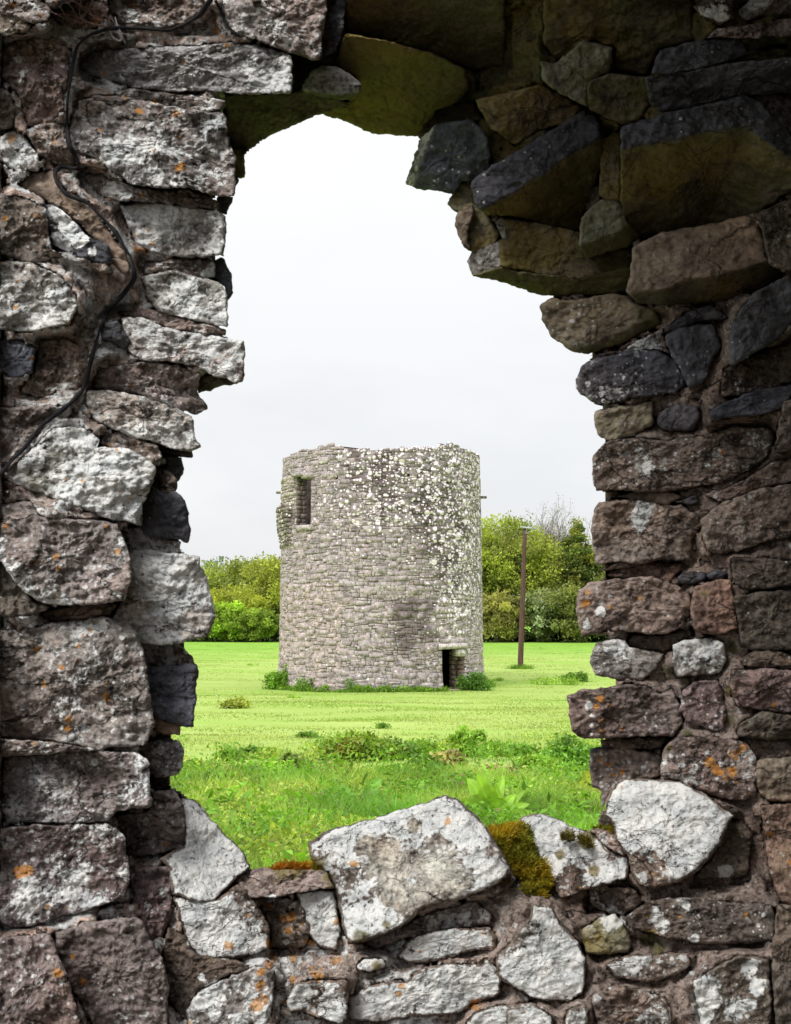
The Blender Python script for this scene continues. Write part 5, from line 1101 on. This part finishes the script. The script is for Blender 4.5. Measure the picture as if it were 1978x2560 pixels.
# tufts: blades fanned from common roots
nt_ = 1600; tx, ty = scatter(nt_, 4.4, 12.6, .34, 1.0); k = 26; x = np.repeat(tx, k)+RS.normal(0, .03, nt_*k); y = np.repeat(ty, k)+RS.normal(0, .03, nt_*k); th_ = np.repeat(RS.uniform(.5, 1.4, nt_), k)
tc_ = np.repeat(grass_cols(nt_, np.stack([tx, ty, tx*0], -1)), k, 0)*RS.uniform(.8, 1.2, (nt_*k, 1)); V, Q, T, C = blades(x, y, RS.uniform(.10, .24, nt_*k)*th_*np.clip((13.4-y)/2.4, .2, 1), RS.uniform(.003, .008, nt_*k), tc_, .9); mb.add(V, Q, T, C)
n = 100000; x, y = scatter(n, 4.3, 15.2, .34, .8); P = np.stack([x, y, x*0], -1); d_ = fbm(P, 1.3, 3, 41); ok = (d_ > RS.uniform(-.5, .5, n)) & ((y < 11.8+fbm(P, .6, 2, 25)) | (d_ > .38)); x, y, P, d_ = x[ok], y[ok], P[ok], d_[ok]
c = np.stack([x, y, ground_z(x, y)+RS.uniform(.02, .15, len(x))*np.clip(1+d_, .4, 1.6)], -1); V, Q = leaf_quads(c, .021, .9, .9)
cc = np.where((fbm(P, .9, 2, 44) > .0)[:, None], np.array((.17, .36, .035)), np.array((.40, .52, .09)))*RS.uniform(.6, 1.35, (len(x), 1)); red = RS.rand(len(x)) < .02; cc[red] = np.array((.36, .26, .15)); mb.add(V, Q, None, np.repeat(cc, 4, 0))
nc_ = 190; tx, ty = scatter(nc_, 4.6, 12.0, .34, .85); k = 16; x = np.repeat(tx, k)+RS.normal(0, .09, nc_*k); y = np.repeat(ty, k)+RS.normal(0, .09, nc_*k)
c = np.stack([x, y, ground_z(x, y)+RS.uniform(.05, .2, nc_*k)], -1); V, Q = leaf_quads(c, .048, .7, .6); mb.add(V, Q, None, np.repeat(np.repeat(np.array((.17, .36, .03))*RS.uniform(.6, 1.7, (nc_, 1)), k, 0)*RS.uniform(.75, 1.3, (nc_*k, 1)), 4, 0))
V, f, C = mb.get(); g = link('long_grass', make_mesh('long_grass', V, f, M_GRASS, dict(tint=C))); g['kind'] = 'stuff'; g['label'] = 'long bright green grass just beyond the sill'; g['category'] = 'grass'
mb = MB(); n = 170000; y = 13.5*(130/13.5)**RS.rand(n); x = RS.uniform(-1, 1, n)*(.24*y); P = np.stack([x, y, x*0], -1); dens = fbm(P*np.array([.6, 1, 1]), .45, 3, 31); ok = dens > RS.uniform(-.35, .5, n); x, y, P = x[ok], y[ok], P[ok]
t = np.clip(.5+1.2*fbm(P, .3, 3, 78), 0, 1)[:, None]; col = (np.array((.26, .38, .06))*(1-t)+np.array((.38, .46, .13))*t)*RS.uniform(.75, 1.3, (len(x), 1))
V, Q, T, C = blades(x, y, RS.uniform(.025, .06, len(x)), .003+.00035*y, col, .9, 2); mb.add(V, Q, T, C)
a = RS.uniform(-1.75, 1.75, 7000); rr = TR+.10+np.abs(RS.normal(0, .16, 7000)); x, y = TC[0]+rr*np.sin(a), TC[1]-rr*np.cos(a); hh = RS.uniform(.06, .26, 7000)*(.5+1.2*np.clip(.5+1.5*fbm(np.stack([a*3, a*0, a*0], -1), 1, 2, 3), 0, 1)); hh[np.abs(a-(DOOR[0]+DOOR[1])/2) < .13] *= .2
V, Q, T, C = blades(x, y, hh, np.full(7000, .018), np.array((.20, .36, .04))*RS.uniform(.6, 1.3, (7000, 1)), .8, 2); mb.add(V, Q, T, C)
x = PB[0]+RS.normal(0, .3, 500); y = PB[1]+RS.normal(0, .3, 500); V, Q, T, C = blades(x, y, RS.uniform(.1, .35, 500), np.full(500, .02), np.array((.20, .36, .04))*RS.uniform(.6, 1.3, (500, 1)), .8, 2); mb.add(V, Q, T, C)
V, f, C = mb.get(); g = link('short_grass', make_mesh('short_grass', V, f, M_GRASS, dict(tint=C))); g['kind'] = 'stuff'; g['label'] = 'grazed short grass of the pasture'; g['category'] = 'grass'
mb = MB(); n = 500; yy = RS.uniform(26, 41, n); xx = RS.uniform(-1, 1, n)*.2*yy; ok = fbm(np.stack([xx, yy*1.6, xx*0], -1), .35, 2, 6) > .05; xx, yy = xx[ok], yy[ok]; c = np.stack([xx, yy, ground_z(xx, yy)+.05], -1)
V, Q = leaf_quads(c, .022, 3); C = np.tile((.75, .75, .72), (len(V), 1)); g = link('daisies', make_mesh('daisies', V, [Q], M_WEED, dict(tint=C))); g['kind'] = 'stuff'; g['label'] = 'white daisies scattered on the short grass'; g['category'] = 'flowers'
# ------------------------------------------------------------------ weeds
def weed(px, py, wpx, hpx, label, tone, name='weed_clump', cat='weed', group='weed clumps in the pasture', leaf=.03, n=700, stems=8, p=None, accent=None, spiky=0.0):
    b = hit(px, py) if p is None else np.array(p); mpp = b[1]/F; R = wpx/2*mpp; H = hpx*mpp
    t = empty(name, label, cat, tuple(b), group); mb = MB(); P = []; C = []
    ks = max(stems, 3)
    for k in range(ks):
        a = RS.uniform(0, 2*math.pi); rr = R*math.sqrt(RS.rand()); hh = H*RS.uniform(.5, 1.0)*(1-.55*(rr/R)**2); s0 = b+np.array([rr*math.cos(a)*.8, rr*math.sin(a)*.5, 0]); s0[2] = float(ground_z(s0[0], s0[1])) if p is None else b[2]
        s1 = s0+np.array([math.cos(a)*R*.15, math.sin(a)*R*.1, hh]); pp = branch_mb(mb, s0-np.array([0, 0, .02]), s1, .0035+.0003*b[1]/10, .0015, 4, 4, .05, c=np.array(tone)*.8)
        m = n//ks; tt = RS.rand(m)**.8; q = s0+(s1-s0)*tt[:, None]; sp_ = leaf*1.7*(1.25-tt)[:, None]+R*.12; q = q+RS.normal(size=(m, 3))*sp_*np.array([1, 1, .5]); P.append(q); cc = np.array(tone)*2.0*RS.uniform(.65, 1.3)
        if accent is not None and RS.rand() < .25: cc = np.array(accent)
        C.append(np.tile(cc, (m, 1))*RS.uniform(.75, 1.3, (m, 1)))
    P = np.concatenate(P); C = np.concatenate(C); P[:, 2] = np.maximum(P[:, 2], b[2]-.02); V, Q = leaf_quads(P, leaf, .8, .9)
    part('leaves', V, [Q], M_WEED, t, b, attrs=dict(tint=np.repeat(C, 4, 0))); V, f, C = mb.get(); part('stems', V, f, M_WEED, t, b, attrs=dict(tint=C)); return t
GN = (.085, .16, .022); GL = (.15, .25, .03)
gw = 'weed clumps growing against the tower'
weed(697, 1722, 62, 76, 'rounded dark green bush at the left foot of the tower', (.10, .19, .02), 'bush', 'bush', gw, .06, 2600, 16, p=(float(ray(697, 1722, 46.2)[0]), 46.2, .0))
def at_base(px, d=.18): 
    t = th_of(px); return (TC[0]+(TR+d)*math.sin(t), TC[1]-(TR+d)*math.cos(t), 0.0)
weed(788, 1722, 54, 46, 'small nettle clump at the tower foot below the window', (.09, .16, .025), 'weed_clump', 'weed', gw, .045, 900, 12, p=at_base(788))
weed(890, 1724, 34, 44, 'narrow upright weed at the middle of the tower foot', (.09, .17, .02), 'weed_clump', 'weed', gw, .04, 500, 7, p=at_base(890))
weed(1192, 1730, 78, 54, 'spreading dark green weed bush right of the doorway', (.065, .135, .02), 'bush', 'bush', gw, .055, 2600, 20, p=(float(ray(1186, 1722, 44.6)[0]), 45.2, .0))
for px, h, lb in ((740, 16, 'low weeds at the tower foot, between the round bush and the nettles'), (835, 22, 'low weeds at the tower foot, second tuft right of the nettles'), (925, 24, 'low weeds at the tower foot, just right of the narrow upright weed'),
                  (965, 26, 'low weeds at the tower foot, halfway to the doorway'), (1005, 28, 'fullest of the low weed tufts left of the doorway'), (1045, 20, 'low weed tuft at the tower foot nearest the doorway')):
    weed(px, 1726, 40, h, lb, (.13, .23, .025), 'weed_clump', 'weed', gw, .035, 420, 8, p=at_base(px, .2))
for px, py, wd, h, lb, tn in ((1380, 1712, 130, 22, 'long low weed patch in the field right of the pole', GL), (1435, 1705, 60, 36, 'taller dark weed patch near the right jamb', GN), (590, 1770, 78, 24, 'isolated yellow green weed mound on the left of the pasture', (.17, .20, .03)), (630, 1665, 36, 8, 'tiny weed patch near the far edge left of the tower', GL),
                              (955, 1822, 26, 12, 'tiny dark tuft alone on the short grass below the door', GN), (770, 1845, 34, 14, 'small thistle tuft alone left of the nettle bed', GN), (736, 1745, 26, 8, 'flat tuft on the grass before the tower', GL), (1250, 1703, 30, 12, 'small tuft between tower bush and pole', GL), (600, 1760, 30, 14, 'little sprout on the left mound', GL)):
    weed(px, py, wd, h, lb, tn, leaf=.05*h/30+.012, n=int(260+wd*h*.35), stems=max(5, wd//7))
gn = 'nettle and weed clumps before the tower'
for px, py, wd, h, lb, tn in ((890, 1898, 170, 66, 'broad nettle bed in the middle of the field, left part with yellow leaves', (.12, .19, .025)), (975, 1895, 110, 44, 'right end of the broad nettle bed', GN), (1060, 1890, 90, 36, 'straggling weeds right of the broad nettle bed', GL), (1170, 1888, 90, 66, 'upright nettle clump right of the field centre', (.12, .21, .022)),
                              (1225, 1890, 110, 30, 'spreading weeds behind the tall dock', GL), (735, 1935, 62, 64, 'thistle with one tall spike left of the nettle bed', (.14, .20, .04)), (668, 1896, 46, 24, 'small leafy clump on the left side of the field', GL), (628, 1893, 30, 24, 'small sprig left of the leafy clump', GN), (575, 1900, 30, 20, 'little plant close to the left jamb', GN),
                              (1066, 1940, 76, 44, 'dark green tussock in the middle of the long grass', (.05, .12, .012)), (1440, 1920, 150, 74, 'big nettle clump beside the right jamb', (.085, .18, .02)), (1350, 1925, 90, 34, 'weeds left of the big right nettle clump', GL), (485, 1945, 56, 44, 'nettle sprig beside the lower left jamb', GN), (520, 1975, 60, 30, 'dark hollow tussock in the grass at the left', (.05, .13, .012)),
                              (1300, 1890, 60, 28, 'small weeds right of the centre', GN), (700, 1900, 30, 18, 'seedling weeds between clump and thistle', GL), (615, 1955, 90, 34, 'grassy tussock on the left edge of the long grass', (.07, .17, .015)), (1010, 1945, 60, 30, 'ragged weeds left of the dark tussock', GL), (1120, 1915, 60, 36, 'reddish seed weeds between nettle clumps', (.20, .19, .07)),
                              (840, 1945, 70, 30, 'weeds in front of the nettle bed', (.18, .20, .05)), (1250, 1950, 70, 34, 'pale seed heads behind the tall dock', (.22, .23, .08))):
    weed(px, py, wd, h, lb, tn, 'nettle_clump', 'weed', gn, leaf=.036, n=int(900+wd*h*.4), stems=max(9, wd//5), accent=(.30, .30, .05) if px == 890 else None)
def dock(px, py, leaves, label, tone=(.16, .29, .025)):
    b = hit(px, py); t = empty('dock_plant', label, 'plant', tuple(b), 'broad leaved docks in the long grass'); mpp = b[1]/F
    for (tx, ty, wd, dy) in leaves:                       # leaf tip seen at tx,ty; wd = width px; dy = depth offset of the tip in metres
        tip = ray(tx, ty, b[1]+dy); n, m = 12, 4; s = np.linspace(0, 1, n)
        ctrl = b+(tip-b)*.5+np.array([0, 0, .35*np.linalg.norm(tip-b)*.4]); mid = ((1-s)**2)[:, None]*b+(2*s*(1-s))[:, None]*ctrl+(s**2)[:, None]*tip
        tg = np.gradient(mid, axis=0); tg /= np.linalg.norm(tg, axis=1)[:, None]; side = np.cross(tg, np.array([0, -.8, .6])); side /= np.linalg.norm(side, axis=1)[:, None]+1e-9; nr = np.cross(side, tg)
        prof = np.where(s < .22, .08, np.sin(np.clip((s-.2)/.8, 0, 1)**.75*math.pi)**.8+.02)*wd/2*mpp*.82
        V = []; C = []
        for k, u in enumerate(np.linspace(-1, 1, 2*m+1)):
            wav = .12*prof*np.sin(s*17+u*3+tx)*abs(u); V.append(mid+side*(prof*u)[:, None]+nr*(prof*.32*abs(u)**1.2+wav)[:, None]); C.append(np.tile(np.array(tone)*(1.25 if u == 0 else 1.0), (n, 1)))
        V = np.concatenate(V); C = np.concatenate(C)*random.uniform(1.1, 1.7); K = 2*m+1; i = (np.arange(K-1)[:, None]*n+np.arange(n-1)[None]).ravel()
        recentred('leaf', V, [np.stack([i, i+1, i+n+1, i+n], -1)], M_WEED, t, dict(tint=C), True, b)
dock(1235, 2062, ((1168, 1945, 52, .1), (1192, 1935, 44, -.05), (1208, 1925, 30, .1), (1228, 1965, 40, -.1), (1243, 1960, 36, 0), (1290, 1985, 34, .05), (1315, 1975, 30, .1), (1345, 2040, 44, -.15), (1325, 2010, 34, -.05), (1280, 2020, 40, -.15), (1150, 2000, 48, -.1), (1180, 1990, 50, -.2), (1260, 1940, 26, .15), (1390, 2060, 40, -.1)), 'tall bright green dock with upright leaves between the two largest sill stones', (.19, .34, .028))
dock(905, 2015, ((780, 1985, 44, -.05), (830, 1970, 36, .1), (955, 1945, 44, .05), (930, 1965, 38, .2), (975, 2010, 40, -.15), (870, 2030, 44, -.2), (950, 2035, 40, -.2)), 'dock with wide flat leaves above the largest sill block', (.12, .26, .028))
dock(700, 2130, ((745, 2050, 40, .0), (730, 2065, 40, .1), (680, 2055, 36, .05), (775, 2145, 50, -.1), (640, 2140, 56, -.1), (700, 2165, 60, -.15), (620, 2105, 40, .1), (760, 2095, 34, .05)), 'yellow green dock low behind the orange moss on the left of the sill', (.26, .33, .03))
dock(1482, 1985, ((1460, 1925, 40, .0), (1500, 1945, 40, .1), (1440, 1960, 34, -.1), (1495, 2000, 34, -.1)), 'small yellowish dock tucked against the right jamb', (.30, .36, .03))
dock(820, 2075, ((780, 2045, 34, .0), (850, 2050, 34, .1), (800, 2030, 28, .1), (865, 2080, 36, -.1), (775, 2085, 36, -.1)), 'low leafy dock just above the left shoulder of the largest sill block', (.16, .32, .03))
dock(1425, 2035, ((1395, 2000, 30, .0), (1440, 1990, 30, .1), (1460, 2015, 32, .05), (1400, 2040, 34, -.1), (1455, 2050, 34, -.1)), 'low leafy dock in front of the white boulder at the right end of the sill', (.17, .34, .03))
dock(620, 2010, ((590, 1975, 26, .0), (640, 1970, 28, .1), (660, 2000, 30, .05), (600, 2020, 30, -.1)), 'small dock in the middle of the long grass on the left', (.15, .31, .03))
dock(560, 2060, ((520, 2010, 26, .0), (590, 2025, 28, .1), (600, 2060, 30, -.1), (545, 2095, 34, -.1)), 'small dock near the white boulder at the lower left', (.15, .28, .03))
dock(1040, 1985, ((1010, 1955, 20, .0), (1060, 1950, 22, .1), (1075, 1985, 24, -.05)), 'small dock in the grass above the peak of the largest sill block', (.13, .27, .03))
